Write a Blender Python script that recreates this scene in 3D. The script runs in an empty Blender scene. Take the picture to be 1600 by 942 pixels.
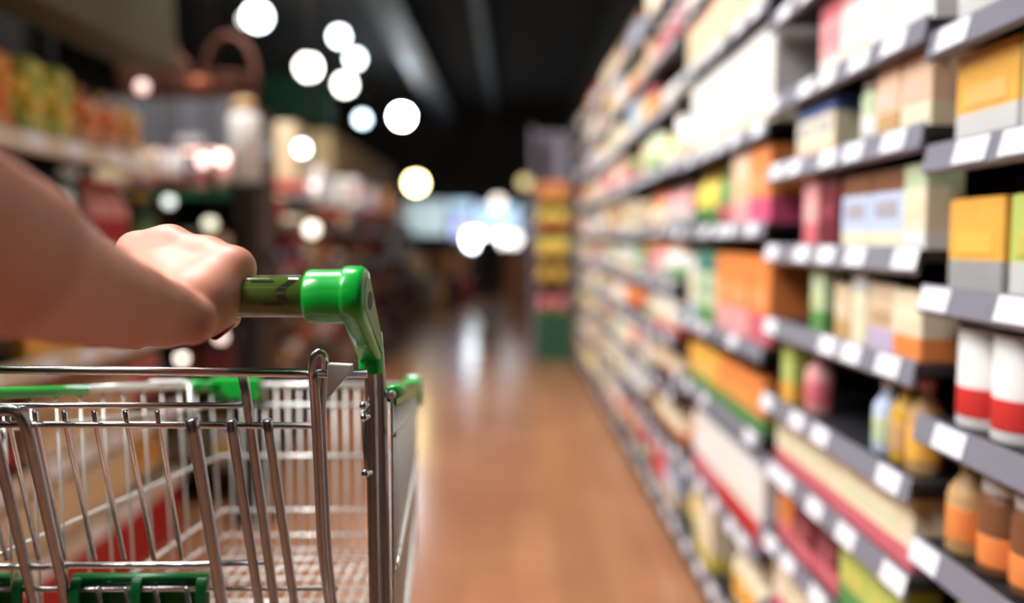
import bpy, bmesh, math, random
import numpy as np
from mathutils import Vector, Matrix

# ------------------------------------------------------------------ camera, world, lights, exposure
scene = bpy.context.scene
COL = scene.collection
H = 1.15                      # eye height of the lens
F = 1300.0                    # focal length in pixels of the 1600 px wide frame
TILT = math.atan(96.0 / F)    # the camera looks slightly down
cam_d = bpy.data.cameras.new('camera')
cam = bpy.data.objects.new('camera', cam_d)
COL.objects.link(cam)
cam.location = (0, 0, H)
cam.rotation_euler = (math.pi / 2 - TILT, 0, 0)
cam_d.sensor_width = 36.0
cam_d.lens = F / 1600.0 * 36.0
cam_d.clip_start = 0.02
cam_d.clip_end = 100
cam_d.dof.use_dof = True
cam_d.dof.focus_distance = 0.715
cam_d.dof.aperture_fstop = 1.45
scene.camera = cam

w = bpy.data.worlds.new('world')
scene.world = w
w.use_nodes = True
w.node_tree.nodes['Background'].inputs[0].default_value = (0.75, 0.8, 0.9, 1)
w.node_tree.nodes['Background'].inputs[1].default_value = 0.10

scene.view_settings.view_transform = 'Standard'
scene.view_settings.look = 'None'
scene.view_settings.gamma = 1.0
scene.view_settings.use_curve_mapping = False
scene.view_settings.exposure = 0.0
scene.cycles.use_denoising = True
scene.cycles.max_bounces = 8
scene.cycles.sample_clamp_indirect = 6.0
scene.cycles.caustics_reflective = False
scene.cycles.caustics_refractive = False

def area(name, loc, target, sx, sy, power, color=(1, 1, 1), spread=180):
    d = bpy.data.lights.new(name, 'AREA')
    d.shape = 'RECTANGLE'
    d.size = sx
    d.size_y = sy
    d.energy = power
    d.color = color
    d.spread = math.radians(spread)
    o = bpy.data.objects.new(name, d)
    COL.objects.link(o)
    o.location = loc
    o.rotation_euler = (Vector(target) - Vector(loc)).to_track_quat('-Z', 'Y').to_euler()
    return o

# ceiling luminaires over the aisle, and added fill lights (all above the top of the frame)
area('aisle_light', (-0.9, 1.9, 3.6), (0.6, 1.6, 0.9), 0.5, 1.6, 52, (1.0, 0.97, 0.95), 110)
area('rear_light', (-1.5, 0.1, 2.8), (-0.25, 0.8, 0.9), 0.4, 1.2, 17, (1.0, 0.98, 0.97), 85)  # added fill for the hand, basket wires and chrome, not a store fixture
area('back_wall_light', (-0.6, -1.0, 3.4), (-0.6, -2.2, 1.8), 2.4, 0.3, 4, (1.0, 0.97, 0.95))  # added to brighten the back wall so the chrome has something pale to reflect
area('aisle_light', (-1.1, 3.2, 3.6), (0.7, 4.2, 0.8), 0.35, 1.8, 80, (1.0, 0.97, 0.93), 110)
area('aisle_light', (-1.1, 5.0, 3.6), (0.7, 7.2, 0.9), 0.35, 1.6, 100, (1.0, 0.96, 0.9), 110)
area('side_light', (-2.6, 1.6, 3.0), (-1.9, 3.2, 1.1), 0.4, 1.4, 38, (1.0, 0.93, 0.85))
area('side_light', (-0.9, 4.2, 3.0), (-2.2, 5.2, 1.2), 0.4, 1.4, 30, (1.0, 0.93, 0.85))

# ------------------------------------------------------------------ helpers
def P(px, py, d):
    """the point at depth d (metres ahead) seen at pixel px, py of the 1600x942 frame"""
    u = -(py - 471.0)
    y = F * math.cos(TILT) + u * math.sin(TILT)
    z = -F * math.sin(TILT) + u * math.cos(TILT)
    s = d / y
    return Vector(((px - 800.0) * s, d, H + z * s))

def lin(c):
    out = []
    for v in c[:3]:
        v = v / 255.0
        out.append(v / 12.92 if v <= 0.04045 else ((v + 0.055) / 1.055) ** 2.4)
    return tuple(out) + (1.0,)

MATS = {}
def mat(name, color, rough=0.5, metal=0.0, coat=0.0, noise=0.0, nscale=20.0, emit=None, estr=0.0, trans=0.0, sss=0.0, bump=0.0):
    if name in MATS:
        return MATS[name]
    m = bpy.data.materials.new(name)
    m.use_nodes = True
    nt = m.node_tree
    b = nt.nodes['Principled BSDF']
    col = lin(color)
    b.inputs['Base Color'].default_value = col
    b.inputs['Roughness'].default_value = rough
    b.inputs['Metallic'].default_value = metal
    b.inputs['Coat Weight'].default_value = coat
    if trans:
        b.inputs['Transmission Weight'].default_value = trans
    if sss:
        b.inputs['Subsurface Weight'].default_value = sss
        b.inputs['Subsurface Radius'].default_value = (0.012, 0.004, 0.002)
        b.inputs['Subsurface Scale'].default_value = 1.0
    if emit is not None:
        b.inputs['Emission Color'].default_value = lin(emit)
        b.inputs['Emission Strength'].default_value = estr
    if noise or bump:
        tc = nt.nodes.new('ShaderNodeTexCoord')
        n = nt.nodes.new('ShaderNodeTexNoise')
        n.inputs['Scale'].default_value = nscale
        n.inputs['Detail'].default_value = 3.0
        nt.links.new(tc.outputs['Object'], n.inputs['Vector'])
        if noise:
            mx = nt.nodes.new('ShaderNodeMix')
            mx.data_type = 'RGBA'
            mx.inputs[6].default_value = tuple(max(0, v * (1 - noise)) for v in col[:3]) + (1,)
            mx.inputs[7].default_value = tuple(min(1, v * (1 + noise)) for v in col[:3]) + (1,)
            nt.links.new(n.outputs['Fac'], mx.inputs[0])
            nt.links.new(mx.outputs[2], b.inputs['Base Color'])
        if bump:
            bp = nt.nodes.new('ShaderNodeBump')
            bp.inputs['Strength'].default_value = bump
            bp.inputs['Distance'].default_value = 0.002
            nt.links.new(n.outputs['Fac'], bp.inputs['Height'])
            nt.links.new(bp.outputs['Normal'], b.inputs['Normal'])
    MATS[name] = m
    return m

def C(rgb, rough=0.45):
    """a printed packaging colour"""
    return mat('print_%d_%d_%d' % tuple(rgb), rgb, rough=rough, noise=0.10, nscale=25)

class MB:
    """collects shapes into one mesh"""
    def __init__(self):
        self.v = []; self.f = []; self.mi = []; self.mats = []; self.sm = []
    def slot(self, m):
        if m not in self.mats:
            self.mats.append(m)
        return self.mats.index(m)
    def add(self, vs, fs, m, smooth=False):
        o = len(self.v); k = self.slot(m)
        self.v += [tuple(p) for p in vs]
        for q in fs:
            self.f.append(tuple(i + o for i in q)); self.mi.append(k); self.sm.append(smooth)
        return self
    def box(self, x0, x1, y0, y1, z0, z1, m):
        vs = [(x, y, z) for z in (z0, z1) for y in (y0, y1) for x in (x0, x1)]
        fs = [(0, 2, 3, 1), (4, 5, 7, 6), (0, 1, 5, 4), (2, 6, 7, 3), (0, 4, 6, 2), (1, 3, 7, 5)]
        return self.add(vs, fs, m)
    def cbox(self, x0, x1, y0, y1, z0, z1, m, c=0.002):
        """box with chamfered edges"""
        bm = bmesh.new()
        bmesh.ops.create_cube(bm, size=1.0)
        for v in bm.verts:
            v.co = ((x0 + x1) / 2 + v.co.x * (x1 - x0), (y0 + y1) / 2 + v.co.y * (y1 - y0), (z0 + z1) / 2 + v.co.z * (z1 - z0))
        bmesh.ops.bevel(bm, geom=bm.edges[:], offset=c, segments=2, affect='EDGES', profile=0.6)
        bm.verts.index_update()
        self.add([v.co[:] for v in bm.verts], [tuple(v.index for v in f.verts) for f in bm.faces], m)
        bm.free()
        return self
    def tube(self, pts, r, m, n=8, closed=False, caps=True, r_end=None):
        pts = [Vector(p) for p in pts]
        N = len(pts)
        rings = []
        t_prev = None; nrm = None
        for i, p in enumerate(pts):
            if closed:
                t = (pts[(i + 1) % N] - pts[i - 1]).normalized()
            elif i == 0:
                t = (pts[1] - pts[0]).normalized()
            elif i == N - 1:
                t = (pts[-1] - pts[-2]).normalized()
            else:
                t = ((pts[i + 1] - p).normalized() + (p - pts[i - 1]).normalized()).normalized()
            if nrm is None:
                a = Vector((0, 0, 1)) if abs(t.z) < 0.9 else Vector((0, 1, 0))
                nrm = t.cross(a).normalized()
            else:
                nrm = (nrm - t * nrm.dot(t)).normalized()
            bn = t.cross(nrm)
            rr = r if r_end is None else r + (r_end - r) * i / (N - 1)
            rings.append([p + (nrm * math.cos(2 * math.pi * k / n) + bn * math.sin(2 * math.pi * k / n)) * rr for k in range(n)])
        vs = [q for ring in rings for q in ring]
        fs = []
        M_ = N if closed else N - 1
        for i in range(M_):
            a = i * n; b = ((i + 1) % N) * n
            for k in range(n):
                k2 = (k + 1) % n
                fs.append((a + k, a + k2, b + k2, b + k))
        if caps and not closed:
            fs.append(tuple(range(n))[::-1]); fs.append(tuple((N - 1) * n + k for k in range(n)))
        return self.add(vs, fs, m, smooth=True)
    def lathe(self, prof, m, n=20, c=(0, 0, 0), axis='z'):
        """prof: list of (radius, height)"""
        vs = []; fs = []
        for (r, z) in prof:
            for k in range(n):
                a = 2 * math.pi * k / n
                if axis == 'z':
                    vs.append((c[0] + r * math.cos(a), c[1] + r * math.sin(a), c[2] + z))
                else:
                    vs.append((c[0] + z, c[1] + r * math.cos(a), c[2] + r * math.sin(a)))
        for i in range(len(prof) - 1):
            for k in range(n):
                k2 = (k + 1) % n
                fs.append((i * n + k, i * n + k2, (i + 1) * n + k2, (i + 1) * n + k))
        fs.append(tuple(range(n))[::-1]); fs.append(tuple((len(prof) - 1) * n + k for k in range(n)))
        return self.add(vs, fs, m, smooth=True)
    def ball(self, c, r, m, sx=1, sy=1, sz=1, seg=14):
        vs = []; fs = []
        R_ = seg // 2
        for i in range(1, R_):
            ph = math.pi * i / R_
            for k in range(seg):
                a = 2 * math.pi * k / seg
                vs.append((c[0] + sx * r * math.sin(ph) * math.cos(a), c[1] + sy * r * math.sin(ph) * math.sin(a), c[2] + sz * r * math.cos(ph)))
        top = len(vs); vs.append((c[0], c[1], c[2] + sz * r)); bot = len(vs); vs.append((c[0], c[1], c[2] - sz * r))
        for i in range(R_ - 2):
            for k in range(seg):
                k2 = (k + 1) % seg
                fs.append((i * seg + k, (i + 1) * seg + k, (i + 1) * seg + k2, i * seg + k2))
        for k in range(seg):
            k2 = (k + 1) % seg
            fs.append((top, k, k2)); fs.append((bot, (R_ - 2) * seg + k2, (R_ - 2) * seg + k))
        return self.add(vs, fs, m, smooth=True)
    def prism(self, poly, t0, t1, m, axis='x', smooth=False):
        """extrude a polygon (a,b) along an axis; axis x: (y,z) polygon, axis y: (x,z), axis z: (x,y)"""
        def mk(a, b, t):
            return (t, a, b) if axis == 'x' else ((a, t, b) if axis == 'y' else (a, b, t))
        n = len(poly)
        vs = [mk(a, b, t0) for a, b in poly] + [mk(a, b, t1) for a, b in poly]
        fs = [tuple(range(n)), tuple(range(2 * n - 1, n - 1, -1))]
        for k in range(n):
            k2 = (k + 1) % n
            fs.append((k, k + n, k2 + n, k2))
        return self.add(vs, fs, m, smooth)
    def build(self, name, parent=None, loc=(0, 0, 0), bevel=0.0):
        me = bpy.data.meshes.new(name)
        me.from_pydata(self.v, [], self.f)
        for mt in self.mats:
            me.materials.append(mt)
        me.polygons.foreach_set('material_index', self.mi)
        me.polygons.foreach_set('use_smooth', self.sm)
        me.update()
        bm = bmesh.new(); bm.from_mesh(me)
        bmesh.ops.recalc_face_normals(bm, faces=bm.faces[:])
        bm.to_mesh(me); bm.free()
        o = bpy.data.objects.new(name, me)
        COL.objects.link(o)
        o.location = loc
        if parent is not None:
            o.parent = parent
        if bevel:
            md = o.modifiers.new('bevel', 'BEVEL'); md.width = bevel; md.segments = 3; md.limit_method = 'ANGLE'
        return o

def tag(o, label=None, cat=None, group=None, kind=None):
    if label: o['label'] = label
    if cat: o['category'] = cat
    if group: o['group'] = group
    if kind: o['kind'] = kind
    return o

def empty(name, loc=(0, 0, 0), rz=0.0):
    o = bpy.data.objects.new(name, None)
    COL.objects.link(o)
    o.location = loc
    o.rotation_euler = (0, 0, rz)
    o.empty_display_size = 0.05
    return o

def copy_tree(o, parent=None):
    c = o.copy()
    COL.objects.link(c)
    if parent is not None:
        c.parent = parent
    for ch in [x for x in KIDS.get(o.name, [])]:
        copy_tree(ch, c)
    return c
KIDS = {}
def kids(root):
    """remember the children of a finished prototype so copying stays fast"""
    for o in root.children_recursive:
        pass
    stack = [root]
    while stack:
        q = stack.pop()
        KIDS[q.name] = list(q.children)
        stack += list(q.children)
    return root

def fillet(pts, r, n=5):
    """round the corners of a polyline"""
    pts = [Vector(p) for p in pts]
    out = [pts[0]]
    for i in range(1, len(pts) - 1):
        a, b, c = pts[i - 1], pts[i], pts[i + 1]
        d1 = (a - b); d2 = (c - b)
        rr = min(r, d1.length * 0.45, d2.length * 0.45)
        p0 = b + d1.normalized() * rr; p2 = b + d2.normalized() * rr
        for k in range(n + 1):
            t = k / n
            out.append(p0 * (1 - t) ** 2 + b * 2 * t * (1 - t) + p2 * t * t)
    out.append(pts[-1])
    return out

# ---- implicit surfaces for bodies: smooth union of tapered capsules, meshed with surface nets
def sdf_mesh(prims, h, pad=0.02):
    """prims: list of (a, b, ra, rb, k); returns verts, quads"""
    lo = np.min([np.minimum(np.array(p[0]) - p[2], np.array(p[1]) - p[3]) for p in prims], axis=0) - pad
    hi = np.max([np.maximum(np.array(p[0]) + p[2], np.array(p[1]) + p[3]) for p in prims], axis=0) + pad
    n = np.ceil((hi - lo) / h).astype(int) + 1
    ax = [(lo[i] + h * np.arange(n[i])).astype(np.float32) for i in range(3)]
    D = np.full(tuple(n), 1.0, dtype=np.float32)
    for (a, b, ra, rb, k) in prims:
        a = np.array(a, dtype=np.float32); b = np.array(b, dtype=np.float32)
        m = max(ra, rb) + 0.045
        l = np.minimum(a, b) - m; u = np.maximum(a, b) + m
        sl = tuple(slice(max(0, int((l[i] - lo[i]) / h)), min(n[i], int((u[i] - lo[i]) / h) + 2)) for i in range(3))
        X = ax[0][sl[0]][:, None, None]; Y = ax[1][sl[1]][None, :, None]; Z = ax[2][sl[2]][None, None, :]
        d = b - a; L = float(d @ d) + 1e-12
        t = ((X - a[0]) * d[0] + (Y - a[1]) * d[1] + (Z - a[2]) * d[2]) / L
        t = np.clip(t, 0, 1)
        q = np.sqrt((X - a[0] - t * d[0]) ** 2 + (Y - a[1] - t * d[1]) ** 2 + (Z - a[2] - t * d[2]) ** 2) - (ra + (rb - ra) * t)
        o = D[sl]
        hh = np.clip(0.5 + 0.5 * (o - q) / k, 0, 1)
        D[sl] = o * (1 - hh) + q * hh - k * hh * (1 - hh)
    ins = D < 0
    cn = tuple(np.array(D.shape) - 1)
    cnt = np.zeros(cn, dtype=np.float32); acc = np.zeros(cn + (3,), dtype=np.float32)
    def corner(A, o):
        return A[o[0]:o[0] + cn[0], o[1]:o[1] + cn[1], o[2]:o[2] + cn[2]]
    for axis in range(3):
        for s in range(4):
            o0 = [0, 0, 0]; oth = [i for i in range(3) if i != axis]
            o0[oth[0]] = s & 1; o0[oth[1]] = s >> 1
            o1 = list(o0); o1[axis] = 1
            d0 = corner(D, o0); d1 = corner(D, o1)
            cr = (d0 < 0) != (d1 < 0)
            t = np.where(cr, d0 / np.where(d0 == d1, 1, d0 - d1), 0)
            cnt += cr
            for i in range(3):
                acc[..., i] += np.where(cr, (t if i == axis else o0[i]), 0)
    act = cnt > 0
    idx = -np.ones(cn, dtype=np.int64)
    ii = np.argwhere(act)
    idx[act] = np.arange(len(ii))
    V = lo + h * (ii + acc[act] / cnt[act][:, None])
    Q = []
    for axis in range(3):
        o1 = [slice(None)] * 3; o2 = [slice(None)] * 3
        o1[axis] = slice(0, -1); o2[axis] = slice(1, None)
        A = ins[tuple(o1)]; B = ins[tuple(o2)]
        e = np.argwhere(A != B)
        fl = A[tuple(e.T)]
        oth = [i for i in range(3) if i != axis]
        ok = (e[:, oth[0]] > 0) & (e[:, oth[1]] > 0) & (e[:, oth[0]] < cn[oth[0]]) & (e[:, oth[1]] < cn[oth[1]])
        e = e[ok]; fl = fl[ok]
        u = np.zeros(3, int); v = np.zeros(3, int); u[oth[0]] = 1; v[oth[1]] = 1
        q = np.stack([idx[tuple((e - u - v).T)], idx[tuple((e - v).T)], idx[tuple(e.T)], idx[tuple((e - u).T)]], axis=1)
        flip = fl if axis != 1 else ~fl
        q[~flip] = q[~flip][:, ::-1]
        Q.append(q)
    Q = np.concatenate(Q)
    # light smoothing
    for it in range(2):
        S = np.zeros_like(V); c = np.zeros(len(V))
        for i in range(4):
            a = Q[:, i]; b = Q[:, (i + 1) % 4]
            np.add.at(S, a, V[b]); np.add.at(c, a, 1)
            np.add.at(S, b, V[a]); np.add.at(c, b, 1)
        V = 0.5 * V + 0.5 * S / np.maximum(c, 1)[:, None]
    return V, Q

def sdf_object(name, prims, h, m, parent=None):
    V, Q = sdf_mesh(prims, h)
    me = bpy.data.meshes.new(name)
    me.from_pydata(V.tolist(), [], Q.tolist())
    me.materials.append(m)
    me.polygons.foreach_set('use_smooth', [True] * len(me.polygons))
    me.update()
    o = bpy.data.objects.new(name, me)
    COL.objects.link(o)
    if parent is not None:
        o.parent = parent
    return o

# ------------------------------------------------------------------ common materials
chrome = mat('chrome', (228, 228, 232), rough=0.2, metal=1.0, noise=0.12, nscale=60)
zinc = mat('zinc_wire', (228, 228, 224), rough=0.32, metal=0.45, noise=0.10, nscale=80)
post_m = mat('post_steel', (178, 177, 182), rough=0.3, metal=1.0, noise=0.15, nscale=50)
green_p = mat('green_plastic', (0, 182, 58), rough=0.28, coat=0.4)
green_d = mat('dark_green_plastic', (0, 110, 50), rough=0.35)
white_p = mat('white_plastic', (225, 226, 230), rough=0.4)
black_m = mat('black_steel', (12, 12, 14), rough=0.5)
rail_m = mat('shelf_rail', (126, 126, 138), rough=0.4, noise=0.06)
shelf_m = mat('shelf_steel', (30, 30, 34), rough=0.5)
tag_m = mat('price_card', (232, 232, 240), rough=0.5)
wicker = mat('brown_wicker', (92, 46, 24), rough=0.7, noise=0.4, nscale=60)
wood_d = mat('dark_wood', (58, 34, 22), rough=0.5, noise=0.3, nscale=8)

# ------------------------------------------------------------------ setting
def wood_floor():
    m = bpy.data.materials.new('polished_wood_floor')
    m.use_nodes = True
    nt = m.node_tree; b = nt.nodes['Principled BSDF']
    tc = nt.nodes.new('ShaderNodeTexCoord')
    mp = nt.nodes.new('ShaderNodeMapping'); mp.inputs['Rotation'].default_value = (0, 0, math.pi / 2)
    br = nt.nodes.new('ShaderNodeTexBrick')
    br.inputs['Color1'].default_value = lin((178, 126, 92)); br.inputs['Color2'].default_value = lin((166, 115, 84))
    br.inputs['Mortar'].default_value = lin((136, 94, 68))
    br.inputs['Scale'].default_value = 1.0; br.inputs['Brick Width'].default_value = 1.4
    br.inputs['Row Height'].default_value = 0.16; br.inputs['Mortar Size'].default_value = 0.0015
    n = nt.nodes.new('ShaderNodeTexNoise'); n.inputs['Scale'].default_value = 1.6; n.inputs['Detail'].default_value = 4
    mx = nt.nodes.new('ShaderNodeMix'); mx.data_type = 'RGBA'; mx.blend_type = 'MULTIPLY'
    mx.inputs[0].default_value = 0.55
    cr = nt.nodes.new('ShaderNodeValToRGB')
    cr.color_ramp.elements[0].position = 0.3; cr.color_ramp.elements[0].color = (0.62, 0.55, 0.52, 1)
    cr.color_ramp.elements[1].position = 0.7; cr.color_ramp.elements[1].color = (1, 1, 1, 1)
    nt.links.new(tc.outputs['Object'], mp.inputs['Vector']); nt.links.new(mp.outputs['Vector'], br.inputs['Vector'])
    nt.links.new(tc.outputs['Object'], n.inputs['Vector']); nt.links.new(n.outputs['Fac'], cr.inputs['Fac'])
    nt.links.new(br.outputs['Color'], mx.inputs[6]); nt.links.new(cr.outputs['Color'], mx.inputs[7])
    nt.links.new(mx.outputs[2], b.inputs['Base Color'])
    b.inputs['Roughness'].default_value = 0.2
    b.inputs['Specular IOR Level'].default_value = 0.6
    return m
RX0, RX1, RY0, RY1, CEIL = -7.0, 1.16, -2.2, 19.0, 3.9
o = MB().box(RX0, RX1 + 0.1, RY0, RY1, -0.1, 0.0, wood_floor()).build('floor'); tag(o, kind='structure')
ceil_m = mat('black_ceiling', (22, 20, 19), rough=0.8, noise=0.3, nscale=2)
o = MB().box(RX0, RX1 + 0.1, RY0, RY1, CEIL, CEIL + 0.1, ceil_m).build('ceiling'); tag(o, kind='structure')
wall_m = mat('dark_wall', (40, 34, 30), rough=0.8, noise=0.3, nscale=2)
o = MB().box(RX1, RX1 + 0.1, RY0, RY1, 0, CEIL, wall_m).build('wall_right'); tag(o, kind='structure')
o = MB().box(RX0 - 0.1, RX0, RY0, RY1, 0, CEIL, wall_m).build('wall_left'); tag(o, kind='structure')
o = MB().box(RX0, RX1 + 0.1, RY1, RY1 + 0.1, 0, CEIL, wall_m).build('wall_far'); tag(o, kind='structure')
o = MB().box(RX0, RX1 + 0.1, RY0 - 0.1, RY0, 0, CEIL, mat('pale_wall', (190, 186, 182), rough=.8)).build('wall_back'); tag(o, kind='structure')
# ------------------------------------------------------------------ shopping cart
cart = empty('shopping_cart', (-0.30, 1.0, 0.0))
tag(cart, 'chrome wire shopping cart with green plastic handle cap and rim corners', 'shopping cart')
def cb(mb, name, parent=None, bevel=0.0):
    """link a cart mesh made in world coordinates under its parent"""
    o = mb.build(name, None, bevel=bevel)
    p = parent or cart
    base = Vector((0, 0, 0))
    q = p
    while q is not None:
        base += q.location; q = q.parent
    o.location = -base
    o.parent = p
    return o

DF, DN = 1.10, 0.745
SC = DF / 1.3            # depth of the front wall and of the rear posts
def RX(z, d):                   # right side panel x at height z (relative to rim) and depth d
    t = (d - DN) / (DF - DN)
    top = -0.110 + t * (-0.149 * SC + 0.110)
    return top - 0.010 * t * max(0, (rim(d) - z)) / 0.27
def LX(z, d):
    t = (d - DN) / (DF - DN)
    top = -0.500 + t * (-0.466 * SC + 0.500)
    return top + 0.010 * t * max(0, (rim(d) - z)) / 0.27
def rim(d):
    t = (d - DN) / (DF - DN)
    return H - (0.140 + t * (0.228 * SC - 0.140))
def bot(d):
    t = (d - DN) / (DF - DN)
    return H - (0.445 + t * (0.497 * SC - 0.445))

# front wall: cross wires and upright wires that turn into the basket floor
fw = MB()
rw = 0.00165
for z, r in ((H - .228 * SC, .0036), (H - .260 * SC, .0025), (H - .342 * SC, .0025), (H - .430 * SC, .0023), (H - .471 * SC, .0023)):
    fw.tube([(LX(z, DF), DF, z), (RX(z, DF), DF, z)], r, zinc, 8)
xs = [LX(H - .4, DF) + 0.010 + 0.0182 * SC * k for k in range(17)]
for x in xs:
    fw.tube(fillet([(x, DF, H - .228 * SC), (x, DF, bot(DF)), (x, DF - 0.10, bot(DF))], 0.012), rw, zinc, 6)
basket = cb(fw, 'basket_front')
fl = MB()
for x in xs:
    fl.tube([(x, DF - 0.10, bot(DF)), (x, DN, bot(DN))], rw, zinc, 6)
d = DF - 0.004
while d > DN:
    fl.tube([(LX(bot(d), d), d, bot(d) + 0.004), (RX(bot(d), d), d, bot(d) + 0.004)], 0.0019, zinc, 6)
    d -= 0.028
cb(fl, 'basket_floor')

def side(fx, s, name, levels):
    g = MB()
    d = DF - 0.012
    step = 0.030 if s < 0 else 0.022
    while d > DN + 0.01:
        g.tube([(fx(rim(d), d), d, rim(d)), (fx(bot(d), d), d, bot(d))], rw, zinc, 6)
        d -= step
    for (zn, zf, r, out) in levels:
        pts = []
        for k in range(9):
            t = k / 8; dd = DN + (DF - DN) * t
            z = H - (zn + (zf - zn) * t)
            pts.append((fx(z, dd) + s * out, dd, z))
        if out:
            pts[-1] = (fx(H - zf, DF), DF, H - zf)
        g.tube(pts, r, zinc, 8)
    return cb(g, name)
LV = [(.140, .228 * SC, .0040, 0), (.177, .260 * SC, .0021, .003), (.303, .342 * SC, .0021, .004), (.415, .430 * SC, .0021, .004), (.435, .471 * SC, .0020, .004)]
side(RX, 1, 'side_panel', LV)
side(LX, -1, 'side_panel', LV)

# green plastic corner caps and rim sleeves
def ucap(x0, x1, z1, drop, d0, d1):
    g = MB()
    g.cbox(x0, x1, d0, d1, z1 - drop, z1, green_p, 0.003)
    return g
g = ucap(LX(H, DF) + 0.036, LX(H, DF) + 0.058, H - .2165 * SC, 0.029, DF - .011, DF + .011)
g.cbox(LX(H, DF) - .007, LX(H, DF) + 0.044, DF - .006, DF + .010, H - .250 * SC, H - .2165 * SC, green_p, 0.004)
g.tube([(LX(H, 1.05), 1.05, rim(1.05)), (LX(H, DF - .006), DF - .006, rim(DF))], .0072, green_p, 10)
cb(g, 'corner_cap')
g = MB()
g.cbox(RX(H, DF) - .017, RX(H, DF) + 0.006, DF - .007, DF + .010, H - .262 * SC, H - .2165 * SC, green_p, 0.004)
cb(g, 'corner_cap')
g = MB()
pts = [(RX(H, dd), dd, rim(dd) + 0.001) for dd in (0.76, 0.85, 0.95, 1.03, DF - .004)]
g.tube(pts, .0070, green_p, 10)
vs = []
for dd in (0.76, DF - .004):
    x = RX(H, dd); z = rim(dd)
    vs += [(x - .020, dd, z + .004), (x + .004, dd, z + .007), (x + .004, dd, z - .010), (x - .020, dd, z)]
g.add(vs, [(0, 1, 5, 4), (1, 2, 6, 5), (2, 3, 7, 6), (3, 0, 4, 7), (0, 3, 2, 1), (4, 5, 6, 7)], green_p)
cb(g, 'rim_sleeve')
g = MB()
dA, dB = 0.70, 0.885
pts = [(LX(H, dd), dd, rim(dd)) for dd in (dA, 0.78, 0.84, dB)]
g.tube(pts, .0058, green_p, 10)
cb(g, 'rim_sleeve')

# rear posts: two bundled tubes going down to the chassis
def post(pts, r, name='rear_post'):
    return cb(MB().tube(pts, r, post_m, 14), name)
post(fillet([P(573, 520, .722), P(580, 600, .738), P(586, 942, .752), (P(586, 942, .752).x, .76, 0.42)], .05), .0056)
post(fillet([P(588, 520, .738), P(595, 600, .752), P(603, 942, .765), (P(603, 942, .765).x, .775, 0.42)], .05), .0054)
post([P(568, 640, .738), P(574, 735, .745), P(577, 748, .75)], .0028)
LPX = -0.505
post([(LPX, .722, H - .09), (LPX, .752, H - .3), (LPX, .76, 0.42)], .0056)
post([(LPX - .011, .738, H - .10), (LPX - .011, .765, H - .3), (LPX - .011, .775, 0.42)], .0054)
# small wire ends that hook the gate to the post
for (px, py, L) in ((568, 634, 9), (569, 652, 7), (571, 740, 8)):
    g = MB(); a = P(px, py, .728); b = P(px + 12, py - 4, .742)
    g.tube([a, b], .0030, chrome, 10); g.ball(a, .0038, chrome)
    cb(g, 'hinge_pin')

# push bar: tube, sleeves, end brackets
HY, HZ = .66, P(400, 463, .66).z
tube_x0, tube_x1 = -0.500, P(482, 463, .66).x
olive = mat('olive_sleeve', (84, 104, 40), rough=0.07, coat=1.0, noise=0.55, nscale=18)
dark_ink = mat('dark_print', (38, 44, 30), rough=0.1, coat=1.0)
g = MB().lathe([(.0158, 0), (.0165, .001), (.0165, tube_x1 - tube_x0 - .001), (.0158, tube_x1 - tube_x0)], olive, 40, (tube_x0, HY, HZ), 'x')
hb = cb(g, 'push_bar')
def bar_patch(x0, x1, a0, a1, wob, name='printed_mark', n=10, m=dark_ink):
    """a printed mark wrapped on the push bar; a = angle from the camera side upward"""
    g = MB(); vs = []; fs = []
    for i in range(n + 1):
        a = math.radians(a0 + (a1 - a0) * i / n)
        for x in (x0, x1):
            xx = x + wob * math.sin(i / n * math.pi * 1.6)
            vs.append((xx, HY - .01672 * math.cos(a), HZ + .01672 * math.sin(a)))
    for i in range(n):
        fs.append((2 * i, 2 * i + 1, 2 * i + 3, 2 * i + 2))
    g.add(vs, fs, m, True)
    return cb(g, name, hb)
xm = P(455, 463, .66).x
bar_patch(xm - .004, xm + .0035, -8, 62, -.0045)
bar_patch(xm - .018, xm - .003, -22, -14, 0.0)
bar_patch(xm - .030, xm - .012, 44, 58, 0.002)
bar_patch(xm - .052, xm - .045, -5, 58, -.003)

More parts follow.
